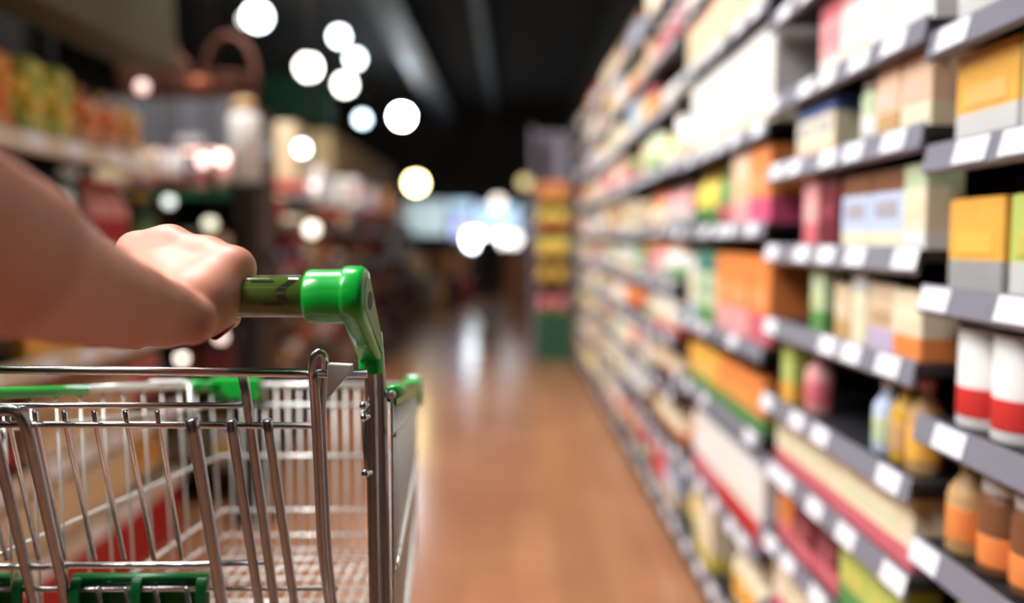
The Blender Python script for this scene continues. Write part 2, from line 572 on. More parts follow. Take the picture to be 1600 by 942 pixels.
def bracket(s, x_in):
    """s=+1 right end, s=-1 left end; x_in = inner end of the cuff"""
    L1 = P(538, 463, .66).x - P(479, 463, .66).x
    g = MB()
    r = .0213
    prof = [(.0170, 0), (.0200, .0006), (r, .003), (r, L1 * .5), (r * 1.01, L1 * .96), (r * 1.03, L1 + .004)]
    if s < 0:
        prof = [(a, -b) for a, b in prof][::-1]
    g.lathe(prof, green_p, 40, (x_in, HY, HZ), 'x')
    # elbow: hull of a large head and a small collar, seen from the side, swept along x
    T = .0195
    xa = x_in + s * (L1 - .001)
    c0 = (HY, HZ + .001, .0232); c1 = (HY + .070, HZ - .052, .0125)
    def hull(grow, nx):
        poly = []
        dy, dz = c1[0] - c0[0], c1[1] - c0[1]
        L = math.hypot(dy, dz); base = math.atan2(dz, dy)
        off = math.acos((c0[2] - c1[2]) / L)
        for k in range(19):
            a = base + off + (2 * math.pi - 2 * off) * k / 18
            poly.append((c0[0] + (c0[2] + grow) * math.cos(a), c0[1] + (c0[2] + grow) * math.sin(a)))
        for k in range(9):
            a = base - off + 2 * off * k / 8
            poly.append((c1[0] + (c1[2] + grow) * math.cos(a), c1[1] + (c1[2] + grow) * math.sin(a)))
        return poly
    sect = [(0, -.003), (.0012, -.0008), (.004, 0.0), (T - .005, 0.0), (T - .002, -.0012), (T, -.004)]
    vs = []; fs = []
    n = None
    for (xo, gr) in sect:
        pl = hull(gr, 0); n = len(pl)
        vs += [(xa + s * xo, y, z) for y, z in pl]
    for i in range(len(sect) - 1):
        for k in range(n):
            k2 = (k + 1) % n
            fs.append((i * n + k, i * n + k2, (i + 1) * n + k2, (i + 1) * n + k))
    fs.append(tuple(range(n))); fs.append(tuple((len(sect) - 1) * n + k for k in range(n))[::-1])
    g.add(vs, fs, green_p, True)
    ob = cb(g, 'handle_bracket')
    # raised collar where the posts enter
    g = MB()
    a = Vector((xa + s * T * .5, c1[0] - .001, c1[1] - .001)); dr = Vector((0, .10, -1)).normalized()
    g.tube([a + dr * -.004, a + dr * .0125, a + dr * .0175, a + dr * .0185], .0112, green_p, 20)
    cb(g, 'collar', ob)
    # recessed plate on the outer face; a dark disc paints its oval hole's shade
    g = MB(); pl = hull(-.0085, 0)
    g.prism(pl, xa + s * (T - .0005), xa + s * (T + .0006), mat('green_plate', (20, 130, 50), rough=0.35))
    cb(g, 'face_plate', ob)
    g = MB()
    ov = [(c0[0] + .008 + .010 * math.cos(t), c0[1] - .005 + .0075 * math.sin(t)) for t in [2 * math.pi * k / 16 for k in range(16)]]
    g.prism(ov, xa + s * (T - .001), xa + s * (T + .0010), mat('dark_hole', (8, 30, 12), rough=0.6))
    cb(g, 'screw_hole', ob)
    return ob
bracket(1, P(479, 463, .66).x)
bracket(-1, -0.470)

# rear gate: heavy hoops and cross rods, leaning forward towards the bottom
def dz_(py):                    # depth of the leaning gate plane at a pixel row
    return .72 + (py - 600) / 342.0 * .070
def rod(x0, y0, x1, y1, r, dd=0.0, m=chrome):
    g = MB().tube([P(x0, y0, dz_(y0) + dd), P(x1, y1, dz_(y1) + dd)], r, m, 12)
    return g
gate = cb(rod(-190, 575, 574, 584, .0039, -.006), 'top_rod')
cb(rod(-180, 634, 386, 633, .0026, .002), 'gate_rod')
cb(rod(-180, 662, 499, 665, .0031, .000), 'gate_rod')
g = MB().tube([P(-180, 885, .785)] + [P(x, y, .785) for x, y in ((45, 885), (70, 887), (95, 883), (300, 883), (416, 878))], .0032, chrome, 12)
g.ball(P(418, 877, .785), .004, chrome)
cb(g, 'gate_rod')
g = MB().tube([P(-180, 921, .79), P(523, 919, .79)], .0026, chrome, 12); g.ball(P(523, 919, .79), .0042, chrome)
cb(g, 'gate_rod')
# slender upright wires of the gate
g = MB()
for (x0, x1) in ((-82, -40), (-35, 10), (14, 61), (57, 101), (103, 148), (150, 194), (199, 241), (249, 284)):
    a = P(x0 - 3, 643, dz_(643)); b = P(x1, 874, .782)
    g.tube([a + Vector((0, 0, .0)), P(x0, 662, dz_(662) + .004), b], .0024, chrome, 8)
for x0 in (-20, 152, 196, 242, 290):
    g.tube([P(x0, 917, .786), P(x0 + 16, 990, .80)], .0026, chrome, 8)
cb(g, 'gate_wires')
# heavy hoops
def hoop(pts, r=.0050, m=post_m):
    return cb(MB().tube(fillet(pts, .02, 7), r, m, 14), 'gate_hoop')
hoop([P(-150, 700, .735), P(-60, 646, .725), P(28, 640, .722), P(44, 672, .727), P(100, 920, .788), P(112, 990, .80)], .0052)
hoop([P(-28, 600, .722), P(0, 714, .745), P(53, 942, .792), P(62, 990, .80)], .0050)
hoop([P(299, 655, .728), P(306, 690, .735), P(347, 942, .79), P(354, 990, .80)], .0058)
hoop([P(361, 657, .728), P(366, 690, .735), P(405, 942, .79), P(411, 990, .80)], .0046)
hoop([P(418, 657, .728), P(423, 690, .735), P(460, 942, .79), P(466, 990, .80)], .0044)
hoop([P(380, 585, .722), P(388, 640, .732), P(428, 935, .79), P(436, 990, .80)], .0046)
def big(dx, dd):
    return [P(514 + dx, 990, .795 + dd), P(509 + dx, 860, .775 + dd), P(499 + dx, 640, .735 + dd), P(496 + dx, 572, .715 + dd)]
hoop([P(517, 990, .79), P(512, 942, .78), P(501, 860, .765), P(491, 640, .724), P(487, 575, .702), P(489, 556, .700), P(500, 548, .702), P(508, 558, .705), P(508, 580, .712), P(503, 640, .728), P(513, 860, .768), P(522, 942, .784), P(526, 990, .79)], .0031)
hoop([P(522, 990, .782), P(507, 860, .758), P(497, 640, .718), P(494, 600, .708), P(490, 580, .704)], .0028)
# bent wire of the folded seat back
g = MB().tube(fillet([P(140, 606, .90), P(232, 601, 1.0), P(236, 597, 1.0), P(292, 596, .98), P(297, 608, .96), P(299, 660, .93)], .01), .0030, zinc, 8)
cb(g, 'seat_wire')
# white plastic stop on the top rod
g = MB()
pl = [P(511, 568, .70), P(550, 570, .70), P(549, 583, .70), P(540, 590, .70), P(511, 625, .70)]
pl2 = [(p.x, p.z) for p in pl]
g.prism(pl2, .699, .709, white_p, 'y')
a = P(503, 590, .722)
pl2 = [(p.x, p.z) for p in (P(487, 590, .72), P(511, 570, .72), P(513, 622, .72), P(505, 630, .72), P(490, 622, .72))]
g.prism(pl2, .727, .733, white_p, 'y')
cb(g, 'plastic_stop', bevel=.0012)
# green folding child seat panel clipped on the lower rods
def panel(x0, x1, clips):
    g = MB()
    a = P(x0, 901, .80); b = P(x1, 901, .80)
    g.cbox(a.x, b.x, .797, .804, 0.66, P(0, 912, .80).z, green_d, .002)
    g.tube([P(x0, 905, .797), P(x1, 905, .797)], .0062, green_d, 14)
    ob = cb(g, 'seat_panel')
    for x in clips:
        g = MB()
        c = P(x, 905, .79)
        z0 = P(x, 935, .79).z
        ring = []
        for k in range(13):
            t = math.pi * (0.05 + 0.9 * k / 12)
            ring.append((.792 - .009 * math.sin(t) , c.z - .017 + .019 * math.cos(t)))
        for k in range(13)[::-1]:
            t = math.pi * (0.05 + 0.9 * k / 12)
            ring.append((.792 - .0055 * math.sin(t), c.z - .017 + .0145 * math.cos(t)))
        g.prism(ring, c.x - .0052, c.x + .0052, green_d, 'x')
        cb(g, 'clip', ob, bevel=.0012)
    return ob
panel(-170, 24, (-120, 30))
panel(116, 326, (120, 215, 316))
# chassis and casters below the frame
g = MB()
for x in (-0.13, -0.49):
    g.tube(fillet([(x, .76, .43), (x, .74, .20), (x * .98, 1.10, .17)], .05), .012, post_m, 12)
    xi = -.15 if x > -.3 else -.42
    g.tube([(x, .765, .42), (xi, .80, bot(DN) - .014), (xi, 1.06, bot(DF) - .012)], .006, post_m, 12)
g.tube([(-.13, .75, .21), (-.49, .75, .21)], .010, post_m, 12)
g.tube([(-.13 * .98, 1.09, .17), (-.49 * .98, 1.09, .17)], .010, post_m, 12)
cb(g, 'chassis')
rub = mat('grey_rubber', (70, 70, 72), rough=0.6)
for (x, y) in ((-.13, .76), (-.49, .76), (-.128, 1.08), (-.48, 1.08)):
    g = MB()
    g.lathe([(.045, -.012), (.05, -.010), (.05, .010), (.045, .012)], rub, 20, (x, y, .05), 'x')
    g.cbox(x - .018, x - .014, y - .015, y + .015, .05, .14, post_m, .001)
    g.cbox(x + .014, x + .018, y - .015, y + .015, .05, .14, post_m, .001)
    g.cbox(x - .018, x + .018, y - .02, y + .02, .135, .19, post_m, .001)
    cb(g, 'caster')

# ------------------------------------------------------------------ arm and hand on the push bar
skin = mat('skin', (208, 140, 116), rough=0.48, sss=0.12, noise=0.06, nscale=30, bump=0.12)
person = None
K = .012
def pw(px, py, d): return tuple(P(px, py, d))
elbow = (-0.275, 0.26, H + 0.055)
prims = [
    ((-0.33, 0.02, H + .22), elbow, .055, .052, .02),                     # upper arm
    (elbow, pw(0, 396, .44), .0465, .0440, .01),
    (pw(0, 396, .44), pw(110, 448, .505), .0440, .0350, .01),
    (pw(110, 448, .505), pw(200, 477, .560), .0350, .0292, .01),
    (pw(200, 477, .560), pw(255, 490, .590), .0298, .0240, .008),
    (pw(255, 490, .590), pw(298, 500, .602), .0240, .0185, .008),          # ulna head
]
arm_prims = [q_[:4] + (.004,) for q_ in prims]
prims = []
# palm: from the wrist up and over the bar to the knuckles
mcp = {'little': (365, 413, .672, .0120), 'ring': (325, 399, .690, .0130), 'middle': (266, 380, .702, .0140), 'index': (213, 389, .700, .0135)}
wr = {'little': (314, 480, .634), 'ring': (306, 472, .636), 'middle': (285, 470, .638), 'index': (258, 466, .642)}
for f in ('index', 'middle', 'ring', 'little'):
    m_ = mcp[f]; w_ = wr[f]
    prims.append((pw(*w_), pw(m_[0], m_[1], m_[2]), .0150 if f == 'little' else .0175, m_[3] * .94, .020))
prims.append((pw(318, 470, .634), pw(356, 426, .662), .0150, .0110, .02))     # outer edge of the palm
prims.append((pw(306, 486, .628), pw(326, 474, .638), .0165, .0140, .02))     # heel
prims.append((pw(370, 420, .664), pw(338, 488, .638), .0095, .0090, .012))
# web between the knuckles
prims.append((pw(213, 395, .695), pw(266, 388, .697), .0115, .0115, .018))
prims.append((pw(266, 388, .697), pw(325, 405, .685), .0115, .0115, .018))
prims.append((pw(325, 405, .685), pw(366, 420, .670), .0115, .0110, .018))
# fingers close round the far side of the bar and come back under it
rb = .0165
tips = {}
for f, r1 in (('index', .0095), ('middle', .0100), ('ring', .0095), ('little', .0083)):
    m_ = mcp[f]
    a = Vector(pw(m_[0], m_[1], m_[2]))
    x = a.x
    b = Vector((x - .001, HY + rb + .021, HZ + .016))
    c = Vector((x - .001, HY + rb + .006, HZ - .0195))
    t = Vector((x + (.001 if f == 'little' else 0), HY - .002, HZ - rb - r1 * 1.0 + .001))
    if f == 'little':
        c.x -= .007
        t = Vector(pw(349, 500, .648))
    if f in ('middle',):
        t.y -= .004
    prims += [(tuple(a), tuple(b), m_[3] * .92, r1 * 1.12, .004), (tuple(b), tuple(c), r1 * 1.12, r1 * 1.02, .003), (tuple(c), tuple(t), r1 * 1.02, r1 * .86, .003)]
    tips[f] = (c, t, r1)
prims += arm_prims
# thumb under the bar on the inner side
th0 = Vector(pw(252, 484, .625)); th1 = Vector(pw(200, 512, .640)); th2 = Vector((th1.x - .004, HY + .002, HZ - rb - .014)); th3 = Vector((th2.x + .006, HY + .024, HZ - rb - .006))
prims += [(tuple(th0), tuple(th1), .0185, .0145, .010), (tuple(th1), tuple(th2), .0140, .0120, .005), (tuple(th2), tuple(th3), .0118, .0090, .004)]
person = empty('person', (-0.24, 0.3, H))
body = sdf_object('forearm_and_hand', prims, .0024, skin)
body.location = -person.location
body.parent = person
tag(person, 'bare right forearm and hand with red nails gripping the cart push bar', 'person')
nail = mat('red_nail_varnish', (190, 12, 22), rough=0.12, coat=1.0)
def nail_at(c, t, r, parent):
    g = MB()
    d = (t - c).normalized()
    out = Vector((0, 0, -1)); out = (out - d * out.dot(d)).normalized()
    sidev = d.cross(out)
    vs = []; fs = []
    nx, ny = 7, 6
    for lay, off in ((0, .0004), (1, -.0006)):
        for j in range(ny + 1):
            v = j / ny
            for i in range(nx + 1):
                ang = math.radians(-62 + 124 * i / nx)
                taper = 1.0 if v < .7 else (1 - (v - .7) / .3 * .45)
                rr = r * .90 + off
                p = t + d * (-.0065 + .0195 * v) + (out * math.cos(ang * taper) + sidev * math.sin(ang * taper)) * rr * (1 - .12 * v * v)
                vs.append(p)
    n1 = (nx + 1) * (ny + 1)
    for lay in (0, 1):
        for j in range(ny):
            for i in range(nx):
                a = lay * n1 + j * (nx + 1) + i
                fs.append((a, a + 1, a + nx + 2, a + nx + 1))
    ed = [i for i in range(nx + 1)] + [j * (nx + 1) + nx for j in range(1, ny + 1)] + [ny * (nx + 1) + i for i in range(nx - 1, -1, -1)] + [j * (nx + 1) for j in range(ny - 1, 0, -1)]
    for k in range(len(ed)):
        a, b = ed[k], ed[(k + 1) % len(ed)]
        fs.append((a, b, b + n1, a + n1))
    g.add(vs, fs, nail, True)
    o = g.build('fingernail', None)
    o.location = -person.location
    o.parent = parent
    return tag(o, label='glossy red fingernail')
for f in tips:
    c, t, r = tips[f]
    if f == 'little':
        c = t - Vector((-.35, -.75, -.30)).normalized() * .012
        t = t + Vector((-.0005, -.0022, -.0026)); r *= 1.06
    nail_at(c, t, r, person)
nail_at(th2, th3, .0105, person)
# ------------------------------------------------------------------ products
rnd = random.Random(11)
NAMED = {
    'white': (238, 236, 234), 'cream': (238, 226, 196), 'beige': (222, 200, 168), 'peach': (244, 206, 176), 'pink': (236, 168, 168),
    'rose': (214, 110, 120), 'red': (206, 52, 48), 'crimson': (176, 20, 34), 'maroon': (110, 36, 48), 'orange': (238, 142, 76),
    'amber': (240, 180, 80), 'yellow': (240, 214, 96), 'lime': (190, 206, 110), 'green': (96, 150, 84), 'teal': (70, 130, 120),
    'pale-green': (196, 214, 176), 'blue': (90, 120, 190), 'pale-blue': (196, 212, 240), 'navy': (48, 56, 96), 'lilac': (196, 180, 208),
    'grey': (160, 160, 160), 'pale-grey': (206, 206, 204), 'brown': (130, 84, 54), 'tan': (200, 160, 110), 'black': (26, 24, 26), 'dark-green': (26, 66, 44),
    'magenta': (220, 90, 130), 'gold': (214, 168, 60),
}
def nc(c): return C(NAMED[c])
PROTO = {}
def proto(kind, cols, w_, h_, dp):
    """a product standing at the origin with its front to -x; cols are colour names, first the main one"""
    key = (kind, cols, round(w_, 3), round(h_, 3), round(dp, 3))
    if key in PROTO:
        return PROTO[key], False
    c = [nc(x) for x in cols] + [nc(cols[-1])] * 3
    if kind in ('food_box', 'carton', 'long_box'):
        g = MB()
        cuts = {'food_box': (0, .34, 1.0), 'carton': (0, .22, .72, 1.0), 'long_box': (0, .30, 1.0)}[kind]
        ms = {'food_box': (c[1], c[0]), 'carton': (c[1], c[0], c[2]), 'long_box': (c[1], c[0])}[kind]
        x0, x1, y0, y1 = -dp / 2, dp / 2, -w_ / 2, w_ / 2
        e = .0025
        sec = [(x0 + e, y0), (x1 - e, y0), (x1, y0 + e), (x1, y1 - e), (x1 - e, y1), (x0 + e, y1), (x0, y1 - e), (x0, y0 + e)]
        for i in range(len(cuts) - 1):
            g.prism(sec, cuts[i] * h_ + (.0 if i else 0), cuts[i + 1] * h_, ms[i], 'z')
        o = g.build(kind)
        g = MB(); g.cbox(-dp / 2 - .0012, -dp / 2 + .001, -w_ * .34, w_ * .34, h_ * .40, h_ * .62, C([(NAMED[cols[0]][i] * 2 + NAMED[cols[-1]][i]) // 3 for i in range(3)]), .0005)
        g.build('printed_panel', o)
        if kind != 'long_box':
            g = MB(); g.cbox(-dp * .46, dp * .46, -w_ * .46, w_ * .46, h_ - .001, h_ + .0012, c[0], .0005)
            g.build('lid_flap', o)
    elif kind == 'packet':
        g = MB(); n = 9
        vs = []; fs = []
        for i in range(n):
            t = i / (n - 1)
            th = dp / 2 * (math.sin(math.pi * min(1, t * 1.12 + .02)) ** .45 if t < .88 else .12)
            th = max(th * .7, .002)
            ww = w_ / 2 * (1 - .06 * math.sin(math.pi * t))
            for (sx, sy) in ((-1, -1), (-1.15, -.5), (-1.2, 0), (-1.15, .5), (-1, 1), (1, 1), (1.15, .5), (1.2, 0), (1.15, -.5), (1, -1)):
                kx = .45 if abs(sy) == 1 else 1.0
                vs.append((sx * th * kx, sy * ww, t * h_))
        m = 10
        for i in range(n - 1):
            for k in range(m):
                k2 = (k + 1) % m
                fs.append((i * m + k, i * m + k2, (i + 1) * m + k2, (i + 1) * m + k))
        fs.append(tuple(range(m))); fs.append(tuple((n - 1) * m + k for k in range(m)))
        o = g.add(vs, fs, c[0], True).build(kind)
        # coloured lower field is printed on, the crimp closes the top
        me = o.data; me.materials.append(c[1])
        for p in me.polygons:
            if p.center.z < h_ * .34: p.material_index = 1
        g = MB(); g.box(-.0018, .0018, -w_ * .49, w_ * .49, h_ - .002, h_ + .012, c[2]); g.build('crimped_seal', o)
    elif kind in ('jar', 'can', 'tub'):
        r = min(w_, dp) / 2
        g = MB()
        if kind == 'jar':
            pr = [(r * .86, 0), (r, .008), (r, h_ * .70), (r * .92, h_ * .78), (r * .80, h_ * .82)]; tp = .82
        elif kind == 'can':
            pr = [(r * .95, 0), (r, .004), (r, h_ * .96), (r * .95, h_ * .97)]; tp = .965
        else:
            pr = [(r * .80, 0), (r * .84, .006), (r * .97, h_ * .86), (r * .98, h_ * .87)]; tp = .86
        o = g.lathe(pr, c[0] if kind != 'jar' else c[1], 18).build(kind)
        g = MB().lathe([(r * (1.0 if kind != 'jar' else .86), h_ * tp), (r * (1.03 if kind != 'jar' else .90), h_ * (tp + .01)), (r * (1.03 if kind != 'jar' else .90), h_ * .99), (r * .9 * (1.0 if kind != 'jar' else .86), h_)], c[2], 18)
        g.build('lid', o)
        if kind != 'tub':
            g = MB().lathe([(r * 1.008, h_ * .12), (r * 1.012, h_ * .13), (r * 1.012, h_ * .40), (r * 1.008, h_ * .41)], c[1] if kind == 'can' else c[0], 18)
            g.build('paper_label', o)
    elif kind == 'bottle':
        r = min(w_, dp) / 2
        g = MB().lathe([(r * .9, 0), (r, .006), (r, h_ * .58), (r * .9, h_ * .66), (r * .45, h_ * .80), (r * .38, h_ * .88)], c[0], 18)
        o = g.build(kind)
        MB().lathe([(r * .42, h_ * .88), (r * .46, h_ * .89), (r * .46, h_ * .985), (r * .40, h_)], c[2], 16).build('cap', o)
        MB().lathe([(r * 1.006, h_ * .15), (r * 1.012, h_ * .16), (r * 1.012, h_ * .48), (r * 1.006, h_ * .49)], c[1], 18).build('paper_label', o)
    elif kind == 'fruit_bag':
        g = MB(); q = random.Random(hash(key) & 0xffff if False else int(w_ * 1000) + len(cols[0]))
        r = w_ * .24
        for zz in range(int(h_ / (r * 1.5))):
            for k in range(4):
                a = math.pi / 4 + k * math.pi / 2 + zz * .6
                g.ball((math.cos(a) * r * .95, math.sin(a) * r * .95, r + zz * r * 1.45), r, c[(k + zz) % 2], seg=10)
        o = g.build(kind)
        MB().lathe([(r * .5, h_ * .86), (.006, h_ * .93), (r * .5, h_)], c[2], 10).build('net_knot', o)
    PROTO[key] = o
    kids(o)
    return o, True

NOUN = {'food_box': 'box', 'carton': 'carton', 'long_box': 'long box', 'packet': 'packet', 'jar': 'jar', 'can': 'can', 'tub': 'tub', 'bottle': 'bottle', 'fruit_bag': 'net of fruit'}
def look(kind, cols):
    a = cols[0].replace('-', ' '); b = cols[1].replace('-', ' '); c = cols[-1].replace('-', ' ')
    if kind in ('food_box', 'long_box', 'packet'): s = '%s %s, %s base' % (a, NOUN[kind], b)
    elif kind == 'carton': s = '%s carton, %s foot, %s top' % (a, b, c)
    elif kind == 'jar': s = '%s jar, %s label, %s lid' % (b, a, c)
    elif kind == 'can': s = '%s can, %s label' % (a, b)
    elif kind == 'tub': s = '%s tub, %s lid' % (a, c)
    elif kind == 'bottle': s = '%s bottle, %s label, %s cap' % (a, b, c)
    else: s = '%s and %s net of fruit' % (a, b)
    return s
def place(kind, cols, w_, h_, dp, loc, rz, where, group):
    src, fresh = proto(kind, cols, w_, h_, dp)
    o = src if fresh else copy_tree(src)
    o.location = loc
    o.rotation_euler = (0, 0, rz)
    lb = look(kind, cols) + ' ' + where
    tag(o, lb, NOUN[kind] if kind != 'fruit_bag' else 'fruit', group)
    return o

ORD = ['lowest', 'second', 'third', 'fourth', 'fifth', 'sixth', 'seventh', 'eighth', 'ninth', 'tenth', 'eleventh', 'twelfth']
def bay(name, x, s, y0, y1, levels, top, label, cat, depth=.34, base_depth=.42, rail_m_=None, rail_h=.038, cards=6, kick_m=None, kick_h=None, group=None, back_m=None, card_w=.078):
    """a shelving bay; x = front edge of the shelves, s=+1: stands to the right of the aisle, s=-1: to the left"""
    root = empty(name, (x, (y0 + y1) / 2, 0))
    tag(root, label, cat, group)
    yl = (y1 - y0) / 2
    rm = rail_m_ or rail_m
    xb = s * base_depth
    g = MB(); g.box(*sorted((xb, xb + s * .03)), -yl + .002, yl - .002, 0.0, top, back_m or black_m); g.build('back_panel', root)
    for yy in (-yl, yl - .03):
        g = MB(); g.box(*sorted((s * (base_depth - .06), s * (base_depth - .001))), yy + .001, yy + .029, 0, top, black_m); g.build('upright', root)
    kh = kick_h or levels[0] - .02
    g = MB(); g.box(*sorted((s * .02, s * (base_depth - .07))), -yl + .001, yl - .001, 0, kh, kick_m or shelf_m); g.build('kick_plate', root)
    for li, z in enumerate(levels):
        g = MB()
        g.box(*sorted((s * .003, s * (base_depth - .065))), -yl + .003, yl - .003, z - .018, z, shelf_m)
        # price rail, leaning back a little at the top
        g.prism([(-s * .004, z - rail_h + .006), (s * .004, z + .006), (s * .007, z + .006), (s * .003, z - rail_h)], -yl + .003, yl - .003, rm, 'y')
        sh = g.build('shelf', root)
        if cards:
            step = (y1 - y0) / cards
            for k in range(cards):
                if rnd.random() < .12: continue
                yy = -yl + step * (k + .5) + rnd.uniform(-.25, .25) * step
                w2 = min(card_w, step * .8) / 2
                m = MB()
                m.prism([(-s * .0055, z - rail_h + .009), (s * .0022, z + .003), (s * .0030, z + .003), (-s * .0047, z - rail_h + .009)], yy - w2, yy + w2, tag_m, 'y')
                m.build('price_card', sh)
    return root

def runs(x, s, y0, y1, z, gap, specs, where, group, inset=.02, near_first=True):
    """place rows of products one beside another: specs = [(kind, cols, w, h, dp, count, space before)]"""
    y = y0
    for (kind, cols, w_, h_, dp, n, sp) in specs:
        y += sp
        for k in range(n):
            if y + w_ > y1 + 1e-4: break
            j = rnd.uniform(0, .006)
            place(kind, cols, w_, h_, dp, (x + s * (inset + dp / 2 + j), y + w_ / 2, z + .0005), 0 if s > 0 else math.pi, where, group + ': ' + look(kind, cols))
            y += w_ + .004

def autofill(x, s, y0, y1, z, gap, pal, where, group, kinds_=('food_box', 'carton', 'packet', 'jar', 'can', 'bottle', 'tub'), wmin=.10, wmax=.17, fill=(.68, .92), maxrun=3, skip=.05, max_depth=.26):
    y = y0 + .035
    used = set()
    while y < y1 - .08:
        kind = rnd.choice(kinds_)
        for _ in range(20):
            a, b, c = (pal[int(rnd.random() * len(pal))] for _ in range(3))
            if a != b and (kind, a, b) not in used: break
        used.add((kind, a, b))
        cols = (a, b, c)
        w_ = round(rnd.uniform(wmin, wmax) * (.72 if kind in ('jar', 'can', 'bottle') else 1.0), 2)
        h_ = round(gap * rnd.uniform(*fill) - .012, 2)
        if kind in ('jar', 'can', 'tub'): h_ = round(min(h_, w_ * 1.5), 2)
        dp = w_ if kind in ('jar', 'can', 'bottle', 'tub') else round(min(max_depth, rnd.uniform(.10, .2)), 2)
        n = rnd.randint(1, maxrun)
        for k in range(n):
            if y + w_ > y1 - .035: break
            place(kind, cols, w_, h_, dp, (x + s * (.02 + dp / 2), y + w_ / 2, z + .0005), 0 if s > 0 else math.pi, where, group + ': ' + look(kind, cols))
            y += w_ + .005
        if rnd.random() < skip: y += rnd.uniform(.04, .12)

# ------------------------------------------------------------------ right-hand shelving
XR = 0.596
LA = [.12, .32, .51, .707, .89, 1.08, 1.28, 1.44, 1.66, 1.88, 2.1]
bay('shelving_bay', XR, 1, .30, 1.218, LA, 2.32, 'nearest black shelving bay at the right edge, orange and white goods', 'shelving', cards=5, group=None)
LB = [.12, .28, .466, .637, .786, .965, 1.135, 1.317, 1.47, 1.66, 1.88, 2.1]
bay('shelving_bay', XR, 1, 1.222, 1.968, LB, 2.32, 'second shelving bay from the right edge, with a half empty middle', 'shelving', cards=5)
LC = [.12, .387, .67, .89, 1.19, 1.43, 1.72, 1.93, 2.12]
bay('shelving_bay', XR, 1, 1.972, 3.048, LC, 2.32, 'third shelving bay from the right edge, with large white cartons', 'shelving', cards=6)
def W(i, b): return 'on the %s right bay\'s %s shelf' % (b, ORD[i])
def GR(i, b): return '%s right bay %s shelf' % (b, ORD[i])
def fillA(i, specs):
    tot = sum(q_[2] * q_[5] + .004 * q_[5] + q_[6] for q_ in specs)
    runs(XR, 1, 1.187 - tot, 1.188, LA[i], 0, specs, W(i, 'nearest'), GR(i, 'nearest'))
# nearest bay (from its near end to its far end)
fillA(0, [('food_box', ('green', 'cream', 'red'), .12, .15, .12, 5, 0)])
fillA(1, [('packet', ('maroon', 'red', 'cream'), .11, .14, .07, 5, 0)])
fillA(2, [('jar', ('amber', 'brown', 'cream'), .075, .14, .075, 2, 0), ('bottle', ('lime', 'amber', 'white'), .07, .15, .07, 5, .01)])
fillA(3, [('jar', ('amber', 'brown', 'cream'), .075, .145, .075, 3, 0.02), ('bottle', ('gold', 'lime', 'cream'), .062, .145, .062, 2, .01), ('jar', ('orange', 'brown', 'white'), .066, .135, .066, 2, .012), ('bottle', ('tan', 'orange', 'cream'), .06, .14, .06, 1, .012)])
fillA(4, [('can', ('white', 'crimson', 'pale-grey'), .078, .135, .078, 4, .06), ('can', ('white', 'red', 'white'), .082, .14, .082, 2, .02)])
fillA(5, [('food_box', ('lime', 'pale-grey', 'amber'), .10, .125, .10, 3, .12), ('food_box', ('amber', 'grey', 'yellow'), .13, .125, .10, 1, .015)])
fillA(6, [('food_box', ('lime', 'pale-grey', 'yellow'), .12, .125, .10, 3, .02), ('food_box', ('amber', 'pale-grey', 'peach'), .145, .122, .10, 1, .012)])
fillA(7, [('carton', ('white', 'pale-grey', 'cream'), .14, .17, .12, 4, .02)])
fillA(8, [('carton', ('pink', 'white', 'white'), .14, .18, .12, 4, .02)])
def fillB(i, specs):
    specs = [(('food_box',) + q_[1:]) if q_[0] == 'packet' else q_ for q_ in specs]
    runs(XR, 1, 1.25, 1.94, LB[i], 0, specs, W(i, 'second'), GR(i, 'second'))
fillB(0, [('carton', ('white', 'magenta', 'cream'), .13, .125, .10, 5, 0)])
fillB(1, [('packet', ('white', 'crimson', 'magenta'), .10, .12, .05, 2, 0), ('food_box', ('cream', 'magenta', 'white'), .11, .14, .10, 4, 0)])
fillB(2, [('packet', ('lime', 'green', 'amber'), .13, .13, .06, 2, 0.02), ('food_box', ('maroon', 'rose', 'pink'), .12, .13, .10, 2, .01), ('food_box', ('orange', 'rose', 'brown'), .10, .13, .10, 1, .01)])
fillB(3, [('long_box', ('cream', 'rose', 'pale-green'), .33, .115, .12, 2, 0)])
fillB(4, [('bottle', ('tan', 'amber', 'pink'), .055, .15, .055, 1, .0), ('bottle', ('gold', 'tan', 'rose'), .055, .14, .055, 1, .005), ('bottle', ('pale-blue', 'pale-green', 'white'), .05, .13, .05, 1, .004), ('bottle', ('pink', 'rose', 'red'), .06, .14, .06, 1, .27), ('packet', ('lime', 'amber', 'pale-green'), .07, .13, .05, 1, .06)])
fillB(5, [('packet', ('cream', 'orange', 'beige'), .09, .105, .06, 1, 0), ('food_box', ('beige', 'lilac', 'brown'), .10, .11, .09, 1, .0), ('carton', ('cream', 'cream', 'pale-grey'), .06, .125, .06, 1, .0), ('packet', ('beige', 'tan', 'cream'), .07, .10, .05, 1, .01), ('packet', ('pale-green', 'green', 'lime'), .07, .125, .05, 1, .05)])
fillB(6, [('carton', ('cream', 'white', 'pale-green'), .07, .13, .06, 1, 0), ('carton', ('pale-blue', 'cream', 'brown'), .12, .13, .10, 2, 0), ('food_box', ('maroon', 'maroon', 'rose'), .09, .135, .08, 1, .02), ('packet', ('pink', 'rose', 'pale-grey'), .08, .14, .05, 1, .01)])
fillB(7, [('food_box', ('peach', 'cream', 'pink'), .095, .118, .09, 1, 0), ('food_box', ('peach', 'tan', 'lilac'), .08, .118, .08, 1, 0), ('jar', ('white', 'pale-green', 'white'), .075, .115, .075, 1, .012), ('carton', ('cream', 'peach', 'blue'), .10, .115, .08, 2, .10)])
